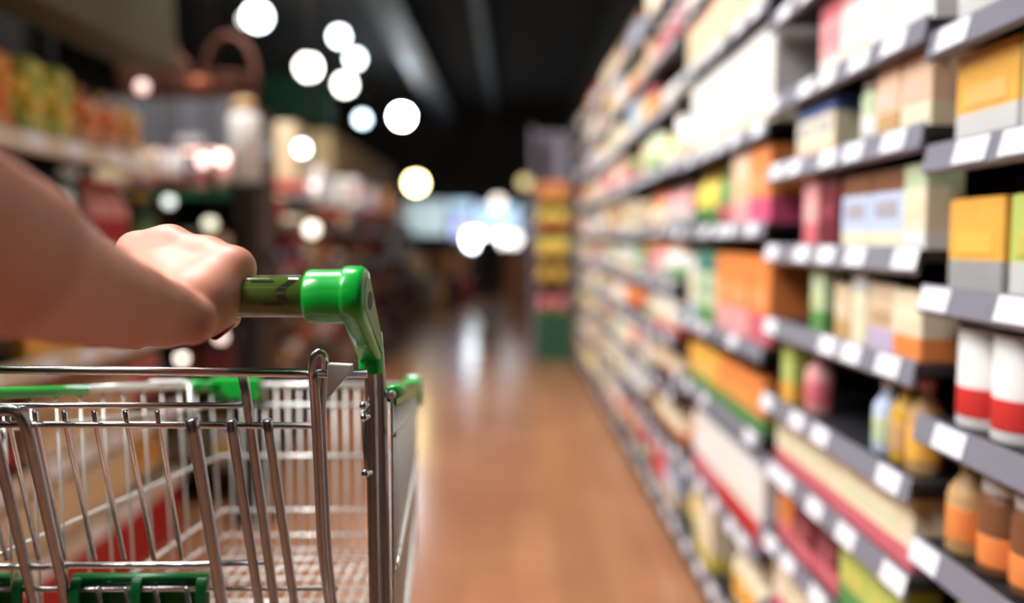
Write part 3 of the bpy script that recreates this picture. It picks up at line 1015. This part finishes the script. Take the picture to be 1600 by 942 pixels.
fillB(8, [('long_box', ('white', 'white', 'cream'), .22, .15, .12, 1, 0), ('carton', ('white', 'cream', 'pink'), .13, .15, .10, 1, 0), ('carton', ('pink', 'white', 'rose'), .10, .15, .10, 1, 0)])
fillB(9, [('carton', ('cream', 'beige', 'peach'), .13, .17, .1, 5, 0)])
def fillC(i, specs):
    runs(XR, 1, 2.005, 3.015, LC[i], 0, specs, W(i, 'third'), GR(i, 'third'))
fillC(0, [('bottle', ('cream', 'amber', 'white'), .10, .22, .10, 3, 0), ('carton', ('cream', 'yellow', 'cream'), .12, .2, .1, 2, .2), ('packet', ('yellow', 'lime', 'cream'), .12, .2, .07, 2, .02)])
fillC(1, [('long_box', ('white', 'red', 'cream'), .42, .19, .14, 1, 0), ('long_box', ('white', 'rose', 'white'), .36, .19, .14, 1, 0), ('packet', ('orange', 'brown', 'red'), .13, .2, .08, 1, .01)])
fillC(2, [('long_box', ('orange', 'green', 'lime'), .44, .13, .14, 1, 0.02), ('long_box', ('amber', 'green', 'pale-green'), .40, .13, .14, 1, 0)])
fillC(3, [('food_box', ('orange', 'rose', 'peach'), .17, .22, .12, 1, 0), ('food_box', ('orange', 'pink', 'cream'), .17, .22, .12, 2, 0), ('carton', ('pale-green', 'green', 'teal'), .13, .22, .1, 2, 0), ('carton', ('cream', 'pale-blue', 'white'), .12, .2, .1, 1, 0)])
fillC(4, [('food_box', ('orange', 'magenta', 'peach'), .17, .19, .12, 1, 0), ('food_box', ('peach', 'pink', 'orange'), .17, .19, .12, 1, 0), ('packet', ('green', 'rose', 'lime'), .12, .17, .08, 2, 0), ('packet', ('yellow', 'green', 'gold'), .13, .18, .08, 2, 0)])
fillC(5, [('carton', ('white', 'cream', 'white'), .22, .24, .16, 4, 0)])
fillC(6, [('carton', ('beige', 'cream', 'peach'), .16, .17, .14, 6, 0)])
fillC(8, [('carton', ('tan', 'cream', 'beige'), .17, .16, .14, 5, 0)])
fillC(7, [('carton', ('cream', 'white', 'beige'), .16, .15, .14, 6, 0)])
LD = [.12, .36, .58, .79, .99, 1.2, 1.44, 1.68, 1.9, 2.12]
PALR = ['white', 'cream', 'beige', 'peach', 'cream', 'white', 'pink', 'amber', 'pale-green', 'cream', 'white', 'pale-grey', 'yellow', 'rose', 'pale-blue', 'tan', 'peach', 'beige', 'red', 'orange', 'green', 'brown']
names = ['fourth', 'fifth', 'sixth', 'seventh', 'eighth']
yb = 3.05
for bi, nm in enumerate(names):
    y0, y1 = yb + .002, yb + 1.028
    bay('shelving_bay', XR, 1, y0, y1, LD, 2.32, '%s shelving bay from the right edge, filled with pale packages' % nm, 'shelving', cards=4, card_w=.07)
    for i, z in enumerate(LD):
        gap = (LD[i + 1] - z if i + 1 < len(LD) else .21) - .03
        autofill(XR, 1, y0, y1, z, gap, PALR, W(i, nm), GR(i, nm), wmin=.13, wmax=.22, fill=(.72, .93), skip=.06)
    yb += 1.03
# ------------------------------------------------------------------ promotional rack at the far end of the right shelving
rk = empty('promotional_rack', (.39, 8.05, 0)); tag(rk, 'tall lilac grey promotional rack with yellow goods at the shelving end', 'display rack')
lil = mat('lilac_grey_panel', (124, 116, 130), rough=.5)
MB().box(-.18, .19, .16, .19, 0, 2.2, lil).build('back_panel', rk)
MB().box(-.20, -.17, -.16, .19, 0, 2.2, lil).build('side_panel', rk)
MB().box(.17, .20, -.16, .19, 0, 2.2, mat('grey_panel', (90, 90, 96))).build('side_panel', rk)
MB().box(-.17, .17, -.15, .155, 0, .42, mat('dark_green_plinth', (30, 78, 52))).build('plinth', rk)
for z in (.70, .98, 1.25, 1.5):
    MB().box(-.168, .168, -.15, .155, z - .02, z, shelf_m).build('shelf', rk)
ri = [(.4205, ('rose', 'green', 'cream'), .13), (.7005, ('gold', 'brown', 'yellow'), .13), (.9805, ('yellow', 'amber', 'gold'), .15), (1.2505, ('yellow', 'red', 'amber'), .15), (1.5005, ('orange', 'amber', 'navy'), .15)]
for i, (z, cols, ww) in enumerate(ri):
    for k in (-1, 1):
        place('packet', cols, ww, .2, .12, (.39 + k * .082, 7.98, z), math.pi / 2, 'on the %s tier of the promotional rack' % ORD[i], 'promotional rack tier %s' % ORD[i])
for k, z in enumerate((1.02, 1.28)):
    o = MB().cbox(-.04, .04, -.004, .004, 0, .13, nc('navy'), .002).build('sign_flag', rk, (-.235, -.09, z))

# ------------------------------------------------------------------ left side, nearest bay with fruit on top
beige_rail = mat('beige_rail', (214, 200, 176), rough=.5)
XL = -1.30
LL = [.26, .52, .82, 1.10, 1.44]
b1 = bay('shelving_bay', XL, -1, 1.55, 3.23, LL, 2.3, 'nearest left shelving bay with fruit on top and a red plinth', 'shelving', rail_m_=beige_rail, rail_h=.055, cards=8, kick_m=mat('red_plinth', (196, 26, 30), rough=.4), kick_h=.24, depth=.4, base_depth=.5, card_w=.10)
hd = MB().box(-.16, .02, -.84, .84, 1.80, 2.12, mat('olive_panel', (84, 80, 62), rough=.7)).build('header_panel', b1)
MB().cbox(.02, .045, -.80, .45, 2.02, 2.08, mat('cream_strip', (220, 210, 170)), .003).build('header_strip', hd)
def WL(i, b): return 'on the %s left bay\'s %s shelf' % (b, ORD[i])
def GL(i, b): return '%s left bay %s shelf' % (b, ORD[i])
runs(XL, -1, 1.70, 3.19, 1.44, 0, [('fruit_bag', ('lime', 'yellow', 'white'), .15, .24, .15, 2, 0), ('fruit_bag', ('orange', 'amber', 'red'), .14, .25, .14, 2, .01), ('fruit_bag', ('yellow', 'lime', 'orange'), .15, .22, .15, 2, .01), ('fruit_bag', ('orange', 'peach', 'amber'), .14, .2, .14, 2, .01), ('fruit_bag', ('amber', 'cream', 'yellow'), .15, .2, .15, 1, .01)], WL(4, 'nearest'), GL(4, 'nearest'))
runs(XL, -1, 2.3, 3.19, 1.10, 0, [('bottle', ('crimson', 'maroon', 'black'), .09, .24, .09, 2, .0), ('bottle', ('pink', 'crimson', 'red'), .09, .25, .09, 3, .16), ('bottle', ('dark-green', 'green', 'gold'), .08, .22, .08, 2, .06)], WL(3, 'nearest'), GL(3, 'nearest'))
runs(XL, -1, 1.8, 3.19, .82, 0, [('packet', ('brown', 'black', 'red'), .14, .2, .08, 3, 0), ('food_box', ('orange', 'amber', 'red'), .16, .2, .14, 2, .02), ('packet', ('crimson', 'maroon', 'white'), .13, .2, .08, 3, .02)], WL(2, 'nearest'), GL(2, 'nearest'))
runs(XL, -1, 1.8, 3.19, .52, 0, [('packet', ('maroon', 'red', 'cream'), .14, .2, .08, 3, 0), ('carton', ('beige', 'cream', 'brown'), .2, .24, .16, 3, .02), ('packet', ('rose', 'brown', 'tan'), .14, .2, .08, 2, .02)], WL(1, 'nearest'), GL(1, 'nearest'))
runs(XL, -1, 1.8, 3.19, .26, 0, [('long_box', ('cream', 'beige', 'yellow'), .34, .18, .2, 3, 0), ('packet', ('amber', 'cream', 'white'), .14, .18, .1, 2, .02)], WL(0, 'nearest'), GL(0, 'nearest'))

# ------------------------------------------------------------------ left side, counter with grey sign and baskets on it
ct = empty('display_counter', (-1.46, 3.75, 0)); tag(ct, 'dark display counter under a grey sign board with wicker baskets on top', 'counter')
MB().box(-.36, .30, .32, .36, 0, 1.78, black_m).build('back_panel', ct)
MB().box(-.36, -.33, -.22, .32, 0, 1.78, wood_d).build('side_panel', ct)
MB().box(.27, .30, .0, .32, 0, 1.78, wood_d).build('side_panel', ct)
for z in (.16, .50, .80, 1.08):
    g = MB(); g.box(-.33, .30, -.22, .32, z - .03, z, wood_d); g.build('shelf', ct)
g = MB(); g.box(-.33, .32, -.26, .32, 1.33, 1.355, wood_d); g.box(-.36, .34, -.275, -.26, 1.325, 1.365, mat('green_edge', (24, 92, 60))); g.build('counter_top', ct)
MB().cbox(-.34, .30, -.10, -.07, 1.545, 1.755, mat('grey_sign', (104, 104, 112), rough=.6), .003).build('sign_board', ct)
MB().cbox(.0, .13, -.108, -.10, 1.565, 1.60, mat('white_print', (220, 216, 220)), .001).build('sign_label', ct)
MB().box(-.34, .30, -.07, .32, 1.755, 1.78, wood_d).build('canopy', ct)
MB().cbox(-.30, .26, -.092, -.05, 1.529, 1.544, mat('warm_strip', (255, 230, 220), emit=(255, 205, 190), estr=2.5), .002).build('strip_lamp', ct)  # glowing strip added to brighten the goods on the counter top
for xx in (-.29, .25):
    MB().box(xx - .01, xx + .01, -.068, -.05, 1.543, 1.60, black_m).build('lamp_bracket', ct)
def on_counter(kind, cols, w_, h_, dp, x, y, z, where):
    return place(kind, cols, w_, h_, dp, (x, y, z + .0005), math.pi / 2, where, None)
rr = rnd
for i, (z, pal, zs, nm) in enumerate([(.16, ['white', 'gold', 'pale-grey', 'white', 'yellow'], .24, 'lowest'), (.50, ['brown', 'black', 'orange', 'maroon'], .22, 'second'), (.80, ['white', 'crimson', 'pale-blue', 'maroon', 'dark-green'], .2, 'third'), (1.08, ['pale-blue', 'maroon', 'cream', 'crimson', 'tan'], .19, 'fourth')]):
    x = -1.46 - .31; used = set(); k = 0
    while x < -1.46 + .14:
        ww = .13
        kind = ('tub', 'jar', 'packet', 'bottle', 'food_box')[(k + i) % 5]
        cols = (pal[k % len(pal)], pal[(k + 1 + i) % len(pal)], pal[(k + 3) % len(pal)])
        on_counter(kind, cols, ww if kind != 'bottle' else .085, zs * (.6 if kind in ('tub', 'jar') else .95), .12, x + ww / 2 + .003, 3.62, z, 'on the %s shelf of the left counter' % nm)
        x += ww + .01; k += 1
x = -1.46 - .31
for k, (kind, cols) in enumerate([('carton', ('cream', 'peach', 'amber')), ('packet', ('peach', 'pink', 'cream')), ('packet', ('white', 'rose', 'pink')), ('tub', ('pink', 'white', 'white')), ('packet', ('pink', 'beige', 'peach'))]):
    on_counter(kind, cols, .115, .17 if kind != 'tub' else .11, .10, x + .06, 3.60, 1.355, 'on the green edged counter top')
    x += .124
# wicker baskets with hoop handles
def basket(loc, r, h_, hr, label):
    root = MB()
    prof = [(r * .72, 0), (r * .8, .01), (r * .95, h_ * .6), (r, h_), (r * .93, h_), (r * .88, h_ * .6), (r * .74, .015), (r * .3, .012)]
    root.lathe(prof, wicker, 20)
    for k in range(7):
        zz = .012 + (h_ - .014) * k / 6
        rad = r * (.8 + .2 * (k / 6) ** .8) + .002
        root.tube([(rad * math.cos(a), rad * math.sin(a), zz) for a in [2 * math.pi * i / 20 for i in range(20)]], .007, wicker, 6, closed=True)
    o = root.build('wicker_basket', None, loc)
    g = MB().tube([((r - .005) * math.cos(a), 0, h_ - .01 + hr * math.sin(a)) for a in [math.pi * i / 16 for i in range(17)]], .014, wicker, 8)
    g.build('hoop_handle', o)
    return tag(o, label, 'basket')
basket((-1.65, 3.86, 1.7805), .135, .13, .26, 'tall hooped brown wicker basket on the left of the counter canopy')
basket((-1.29, 3.87, 1.7805), .125, .11, .20, 'low hooped brown wicker basket near the canopy right end')
basket((-1.47, 3.74, 1.7805), .045, .08, .10, 'small wicker basket between two larger baskets on the canopy')
# woven tray of red brown loaves beside baskets
for k in range(3):
    o = MB().ball((0, 0, .045), .045, mat('crust', (150, 70, 34), rough=.6, noise=.3, nscale=30), sx=1.2).build('bread_loaf', None, (-1.37, 3.71, 1.7805)) if k == 0 else None
    if o: tag(o, 'round brown loaf lying at the front edge of the canopy', 'bread')

# ------------------------------------------------------------------ left side, long run of racks facing the aisle
PALL = ['crimson', 'brown', 'maroon', 'black', 'orange', 'white', 'navy', 'brown', 'tan', 'black', 'dark-green', 'brown', 'cream', 'black', 'red', 'grey']
brown_rail = mat('brown_rail', (104, 78, 62), rough=.5)
LR = [.14, .42, .70, .98, 1.24]
yb = 4.35
wn = ['second', 'third', 'fourth', 'fifth', 'sixth', 'seventh']
for bi, nm in enumerate(wn):
    y0, y1 = yb + .002, yb + 1.048
    bay('shelving_bay', -1.24, -1, y0, y1, LR, 1.44, '%s low dark rack along the left of the aisle' % nm, 'shelving', rail_m_=brown_rail, cards=2, base_depth=.40, card_w=.07)
    for i, z in enumerate(LR):
        gap = (LR[i + 1] - z if i + 1 < len(LR) else .2) - .03
        autofill(-1.24, -1, y0, y1, z, gap, PALL, WL(i, nm), GL(i, nm), wmin=.15, wmax=.24, fill=(.7, .95), maxrun=2, skip=.15)
    yb += 1.05
# things standing on top of the racks
def block(name, x0, x1, y0, y1, z0, z1, m, label, cat, extra=None):
    cx, cy = (x0 + x1) / 2, (y0 + y1) / 2
    o = MB().cbox(x0 - cx, x1 - cx, y0 - cy, y1 - cy, 0, z1 - z0, m, .006).build(name, None, (cx, cy, z0))
    if extra:
        MB().cbox(x0 - cx - .002, x1 - cx + .002, y0 - cy - .002, y1 - cy + .002, (z1 - z0) * extra[0], (z1 - z0) * extra[1], nc(extra[2]), .002).build('printed_band', o)
    return tag(o, label, cat)
g = MB().lathe([(.055, 0), (.062, .008), (.062, .26), (.055, .272), (.03, .28)], nc('white'), 24).build('canister', None, (-1.065, 3.355, 1.3755))
MB().lathe([(.035, .28), (.045, .285), (.045, .325), (.03, .335)], nc('tan'), 16).build('lid', g)
tag(g, 'tall white canister with tan lid on the slim stand', 'canister')
g = empty('display_stand', (-1.065, 3.355, 0)); tag(g, 'slim dark round stand carrying a tall white canister', 'stand')
MB().lathe([(.09, 0), (.09, .02), (.055, .04), (.055, 1.34), (.08, 1.36), (.08, 1.375)], black_m, 20).build('column', g)
BT = 1.4405
def toprack(px0, px1, d0, d1, h_, mname, label, extra=None, z0=BT, name='cardboard_box', cat='box', xw=.34):
    x0 = (px0 - 800) / 1300 * d0; x1 = (px1 - 800) / 1300 * d0
    return block(name, x0, x1, d0, d1, z0, z0 + h_, nc(mname), label, cat, extra)
MB_ = [
    (-1.62, -1.40, 4.45, 4.80, .44, 'tan', 'tall tan carton on the second left rack behind white canister', (.0, .12, 'orange')),
    (-1.52, -1.28, 4.95, 5.30, .40, 'beige', 'tall beige carton on the second left rack, beyond the tan one', (.0, .15, 'red')),
    (-1.60, -1.27, 5.60, 5.95, .20, 'white', 'wide white carton on the third left rack', (.2, .5, 'lilac')),
    (-1.55, -1.27, 6.25, 6.55, .14, 'pale-grey', 'low pale grey carton on the third left rack, far end', (.3, .6, 'white')),
    (-1.58, -1.27, 6.90, 7.25, .22, 'white', 'white carton with a pink band on the fourth left rack', (.3, .6, 'pink')),
    (-1.58, -1.27, 7.80, 8.10, .20, 'lilac', 'lilac carton on the fifth left rack', (.5, .8, 'cream')),
    (-1.58, -1.27, 8.80, 9.20, .24, 'orange', 'orange carton standing on the sixth left rack', (.5, .8, 'tan')),
    (-1.58, -1.27, 9.80, 10.2, .20, 'cream', 'cream carton standing on the seventh left rack', (.5, .8, 'brown')),
]
for (x0, x1, y0, y1, h_, c_, lb, ex) in MB_:
    block('cardboard_box', x0, x1, y0, y1, BT, BT + h_, nc(c_), lb, 'box', ex)
# second row of racks deeper in the hall, facing the camera side
LR2 = [.14, .5, .86, 1.22, 1.58]
PAL2 = ['cream', 'orange', 'crimson', 'brown', 'tan', 'white', 'yellow', 'black', 'pink', 'beige']
yb = 3.4
for bi, nm in enumerate(['nearest', 'second', 'third', 'fourth']):
    y0, y1 = yb + .002, yb + 1.398
    bay('shelving_bay', -2.75, -1, y0, y1, LR2, 2.0, '%s tall rack of the row behind the left counter' % nm, 'shelving', rail_m_=beige_rail, cards=2, base_depth=.45, card_w=.09)
    for i, z in enumerate(LR2):
        gap = (LR2[i + 1] - z if i + 1 < len(LR2) else .3) - .03
        autofill(-2.75, -1, y0, y1, z, gap, PAL2, 'on the %s tall back rack\'s %s shelf' % (nm, ORD[i]), 'tall back rack %s %s' % (nm, ORD[i]), wmin=.22, wmax=.32, fill=(.7, .95), maxrun=2, skip=.1)
    yb += 1.4
# long cream canopy and green board above the left racks
o = MB().cbox(-.14, .14, -1.9, 1.9, -.17, .17, mat('cream_canopy', (214, 190, 140), rough=.6), .01).build('canopy_board', None, (-1.75, 9.4, 1.95))
for yy in (-1.7, 1.7):
    MB().tube([(0, yy, .17), (0, yy, CEIL - 1.95)], .012, black_m, 8).build('hanger', o)
tag(o, 'long cream canopy board hanging over the far left racks', 'canopy')
o = MB().cbox(-.55, .55, -.03, .03, -.34, .34, mat('green_board', (16, 78, 56), rough=.6), .01).build('hanging_sign', None, (-3.0, 11.5, 3.05))
for xx in (-.4, .4):
    MB().tube([(xx, 0, .34), (xx, 0, CEIL - 3.05)], .008, black_m, 8).build('hanger', o)
tag(o, 'dark green blank hanging board below the ceiling lamps', 'sign')

# ------------------------------------------------------------------ ceiling ducts and lamps
duct = mat('grey_duct', (34, 37, 44), rough=.5)
for k, (x, y0, y1, wd, z) in enumerate([(-1.25, 4.0, 18.0, .34, 3.55), (-.35, 4.0, 18.0, .12, 3.7)]):
    o = MB().cbox(-wd / 2, wd / 2, y0, y1, -.12, .12, duct, .01).build('ceiling_duct', None, (x, 0, z))
    for yy in (6, 10, 14):
        MB().box(-wd / 2 - .01, wd / 2 + .01, yy, yy + .04, -.13, CEIL - z - .001, black_m).build('bracket', o)
    tag(o, ('wide grey duct running along the black ceiling', 'narrow grey cable tray running along the black ceiling')[k], 'duct')
def lamp(px, py, d, r, color, strength, label, hang=True):
    p = P(px, py, d)
    key = 'lamp_%d_%d_%d_%d' % (tuple(color) + (int(strength),))
    m = mat(key, (250, 250, 250), emit=color, estr=strength)
    root = empty('globe_lamp', p)
    MB().ball((0, 0, 0), r, m, seg=20).build('globe', root)
    MB().lathe([(r * .5, r * .86), (r * .45, r * 1.3), (.012, r * 1.35)], black_m, 14).build('socket', root)
    top = CEIL - p.z - .002
    if hang and top > r * 1.4:
        MB().tube([(0, 0, r * 1.3), (0, 0, top)], .0035, black_m, 6).build('cable', root)
    elif not hang:
        MB().tube([(0, 0, -r * .9), (0, 0, -p.z + .02)], .02, black_m, 8).build('pole', root)
        MB().lathe([(.14, -p.z), (.14, -p.z + .02), (.03, -p.z + .03)], black_m, 14).build('foot', root)
    tag(root, label, 'lamp')
    return root
cool = (235, 250, 255)
lamp(402, 26, 8.0, .105, cool, 16, 'uppermost white globe lamp under the black ceiling')
lamp(384, 30, 8.6, .05, (230, 225, 215), 5, 'dimmer globe lamp just beside the uppermost lamp')
lamp(530, 57, 9.0, .075, cool, 16, 'higher globe lamp of the close pair above the duct')
lamp(555, 92, 9.6, .075, cool, 14, 'lower globe lamp of the close pair above the duct')
lamp(482, 105, 9.8, .115, (255, 250, 245), 16, 'large globe lamp left of the close pair')
lamp(539, 132, 10.4, .10, (255, 250, 240), 14, 'globe lamp directly below the close pair')
lamp(566, 186, 12.5, .075, (215, 240, 255), 12, 'bluish globe lamp over the cream canopy')
lamp(628, 182, 13.0, .13, (225, 240, 255), 75, 'white globe lamp nearest the middle of the dark ceiling')
lamp(472, 232, 4.2, .030, (235, 250, 255), 14, 'lowest white globe lamp above the left racks')
lamp(650, 286, 14.0, .14, (255, 236, 160), 26, 'bright yellow globe lamp at the far end of the hall')
lamp(820, 285, 15.0, .11, (255, 226, 140), 1.3, 'dim yellow globe lamp beside the promotional rack')
lamp(778, 316, 15.0, .12, (255, 240, 225), 2.6, 'soft white globe lamp over the far blue signs')
lamp(742, 374, 16.1, .18, (240, 250, 255), 22, 'bright white standing lamp left of the dark figure', False)
lamp(780, 374, 16.1, .14, (255, 250, 245), 8, 'white standing lamp right of the dark figure', False)
lamp(803, 374, 16.2, .13, (255, 245, 235), 4, 'fainter standing lamp at the far right of the row', False)
lamp(264, 315, 3.40, .022, (220, 235, 225), 2.2, 'small greenish globe lamp over the counter goods')
lamp(318, 250, 3.40, .026, (255, 200, 190), 4, 'left globe of the small pink lamp pair')
lamp(344, 246, 3.36, .028, (255, 215, 200), 5, 'right globe of the small pink lamp pair')
lamp(222, 136, 3.40, .024, (255, 205, 190), 1.8, 'small pinkish globe lamp among the wicker baskets')

lamp(487, 358, 4.0, .034, (255, 240, 220), 3, 'warm white globe lamp hanging low before the second left rack')
lamp(328, 350, 3.26, .026, (225, 225, 190), 1.6, 'pale yellowish globe lamp just above the gripping hand')
lamp(284, 560, 3.36, .020, (255, 240, 225), 4, 'low white globe lamp seen between forearm and cart rod')
lamp(345, 526, 3.30, .022, (255, 225, 210), 2.5, 'low pinkish globe lamp seen just below the wrist')
lamp(490, 290, 5.2, .03, (255, 240, 240), 2, 'soft white globe lamp over the third left rack')
# ------------------------------------------------------------------ far end: lit blue signs, counters, a person
def sign(px0, px1, py0, py1, d, color, estr, label, leg=True):
    a = P(px0, py0, d); b = P(px1, py1, d)
    cx = (a.x + b.x) / 2
    root = empty('backlit_sign', (cx, d, 0))
    hw = (b.x - a.x) / 2
    MB().cbox(-hw, hw, 0, .10, b.z, a.z, black_m, .01).build('housing', root)
    MB().cbox(-hw + .02, hw - .02, -.012, 0.0, b.z + .02, a.z - .02, mat('glow_%d_%d_%d' % tuple(color), (220, 230, 240), emit=color, estr=estr), .003).build('lit_face', root)
    for x in (-hw + .06, hw - .06):
        MB().tube([(x, .05, 0), (x, .05, b.z + .01)], .025, black_m, 8).build('leg', root)
    return tag(root, label, 'sign')
sign(622, 700, 312, 368, 17.0, (160, 185, 190), .75, 'pale grey blue lit sign at the left of the far end')
sign(704, 742, 338, 372, 16.9, (120, 110, 235), 1.1, 'violet blue lit sign left of the dark figure')
sign(744, 812, 318, 372, 17.0, (150, 200, 240), 1.0, 'bright sky blue lit sign behind the dark figure')
sign(700, 742, 312, 335, 17.1, (160, 205, 235), .9, 'small pale blue lit sign above the violet one')
sign(815, 850, 322, 366, 17.0, (150, 170, 180), .5, 'dim grey blue lit sign behind the promotional rack')
cnt_m = mat('counter_wood', (150, 98, 62), rough=.5, noise=.2, nscale=5)
for (x0, x1, y, h_, c_, lb) in [(-2.2, -1.55, 15.2, .95, 'tan', 'tan checkout counter farthest left at the far end'), (-1.4, -.85, 15.6, 1.0, 'brown', 'brown checkout counter left of the dark figure'), (-.15, .45, 15.4, 1.0, 'brown', 'brown checkout counter right of the dark figure'), (-1.95, -1.45, 12.6, .75, 'brown', 'low brown goods bin at the end of the left racks')]:
    root = empty('checkout_counter', ((x0 + x1) / 2, y, 0))
    hw = (x1 - x0) / 2
    MB().cbox(-hw, hw, -.25, .25, 0, h_ - .05, cnt_m if c_ == 'brown' else nc('tan'), .01).build('body', root)
    MB().cbox(-hw - .03, hw + .03, -.28, .28, h_ - .05, h_, wood_d, .006).build('top', root)
    tag(root, lb, 'counter')
for k, (px, d, z, c_, lb) in enumerate([(690, 15.1, 0, 'amber', 'amber'), (648, 14.6, 0, 'tan', 'tan'), (722, 14.7, 0, 'crimson', 'crimson'), (706, 14.2, 0, 'black', 'black'), (668, 13.2, 0, 'grey', 'grey')]):
    x = (px - 800) / 1300 * d
    root = empty('goods_bin', (x, d, 0))
    hh = .35 + .06 * k
    MB().cbox(-.14, .14, -.14, .14, .06, hh, nc(c_), .01).build('body', root)
    for sx in (-.13, .13):
        for sy in (-.13, .13):
            MB().tube([(sx, sy, 0), (sx, sy, .07)], .015, black_m, 6).build('leg', root)
    tag(root, '%s goods bin standing on the floor near the checkouts' % lb, 'bin')

# person in dark clothes walking away
pz = 0
px_, py_ = (763 - 800) / 1300 * 14.0, 14.0
man = empty('person', (px_, py_, 0))
tag(man, 'person in dark clothes walking away at the far end of the aisle', 'person')
sk2 = mat('far_skin', (150, 100, 80), rough=.5)
cloth = mat('dark_cloth', (20, 18, 20), rough=.8)
cloth2 = mat('charcoal_cloth', (28, 26, 30), rough=.8)
S = 1.42 / 1.7
def q(x, y, z): return (x * S, y * S, z * S)
bodyp = [(q(0, 0, 1.58), q(0, .01, 1.60), .10 * S, .095 * S, .02), (q(0, 0, 1.40), q(0, 0, 1.50), .055 * S, .05 * S, .02),
         (q(-.15, 0, 1.36), q(.15, 0, 1.36), .06 * S, .06 * S, .04), (q(0, 0, 1.0), q(0, 0, 1.3), .13 * S, .15 * S, .05), (q(-.08, 0, .92), q(.08, 0, .92), .10 * S, .10 * S, .04),
         (q(-.09, 0, .88), q(-.10, .09, .48), .085 * S, .055 * S, .03), (q(-.10, .09, .48), q(-.10, .02, .10), .055 * S, .038 * S, .02), (q(-.10, .02, .05), q(-.10, .16, .04), .04 * S, .035 * S, .02),
         (q(.09, 0, .88), q(.10, .02, .48), .085 * S, .055 * S, .03), (q(.10, .02, .48), q(.10, -.14, .12), .055 * S, .038 * S, .02), (q(.10, -.14, .06), q(.10, 0, .04), .04 * S, .035 * S, .02),
         (q(-.19, 0, 1.35), q(-.24, -.04, 1.08), .05 * S, .04 * S, .03), (q(-.24, -.04, 1.08), q(-.22, .10, .86), .04 * S, .03 * S, .02), (q(-.22, .10, .86), q(-.22, .14, .80), .03 * S, .025 * S, .01),
         (q(.19, 0, 1.35), q(.24, .0, 1.08), .05 * S, .04 * S, .03), (q(.24, 0, 1.08), q(.23, .12, .86), .04 * S, .03 * S, .02), (q(.23, .12, .86), q(.23, .16, .80), .03 * S, .025 * S, .01)]
sdf_object('body', bodyp, .018, sk2, man)
def grow(ps, e): return [(a, b, ra + e, rb + e, k) for a, b, ra, rb, k in ps]
sdf_object('jacket', grow([bodyp[2], bodyp[3], bodyp[4], bodyp[11], bodyp[12], bodyp[14], bodyp[15]], .014), .018, cloth, man)
sdf_object('trousers', grow([bodyp[5], bodyp[6], bodyp[8], bodyp[9]], .013), .018, cloth2, man)
sdf_object('hair', [(q(0, -.012, 1.60), q(0, -.01, 1.615), .108 * S, .10 * S, .02), (q(0, -.03, 1.50), q(0, -.02, 1.58), .085 * S, .10 * S, .02)], .014, mat('dark_hair', (18, 14, 12), rough=.6), man)
for sx, yy in ((-.10, .09), (.10, -.06)):
    o = MB().ball((0, 0, .045), .05, black_m, sx=1.0, sy=2.3, sz=.9).build('shoe', man, (sx * S, yy * S, 0))
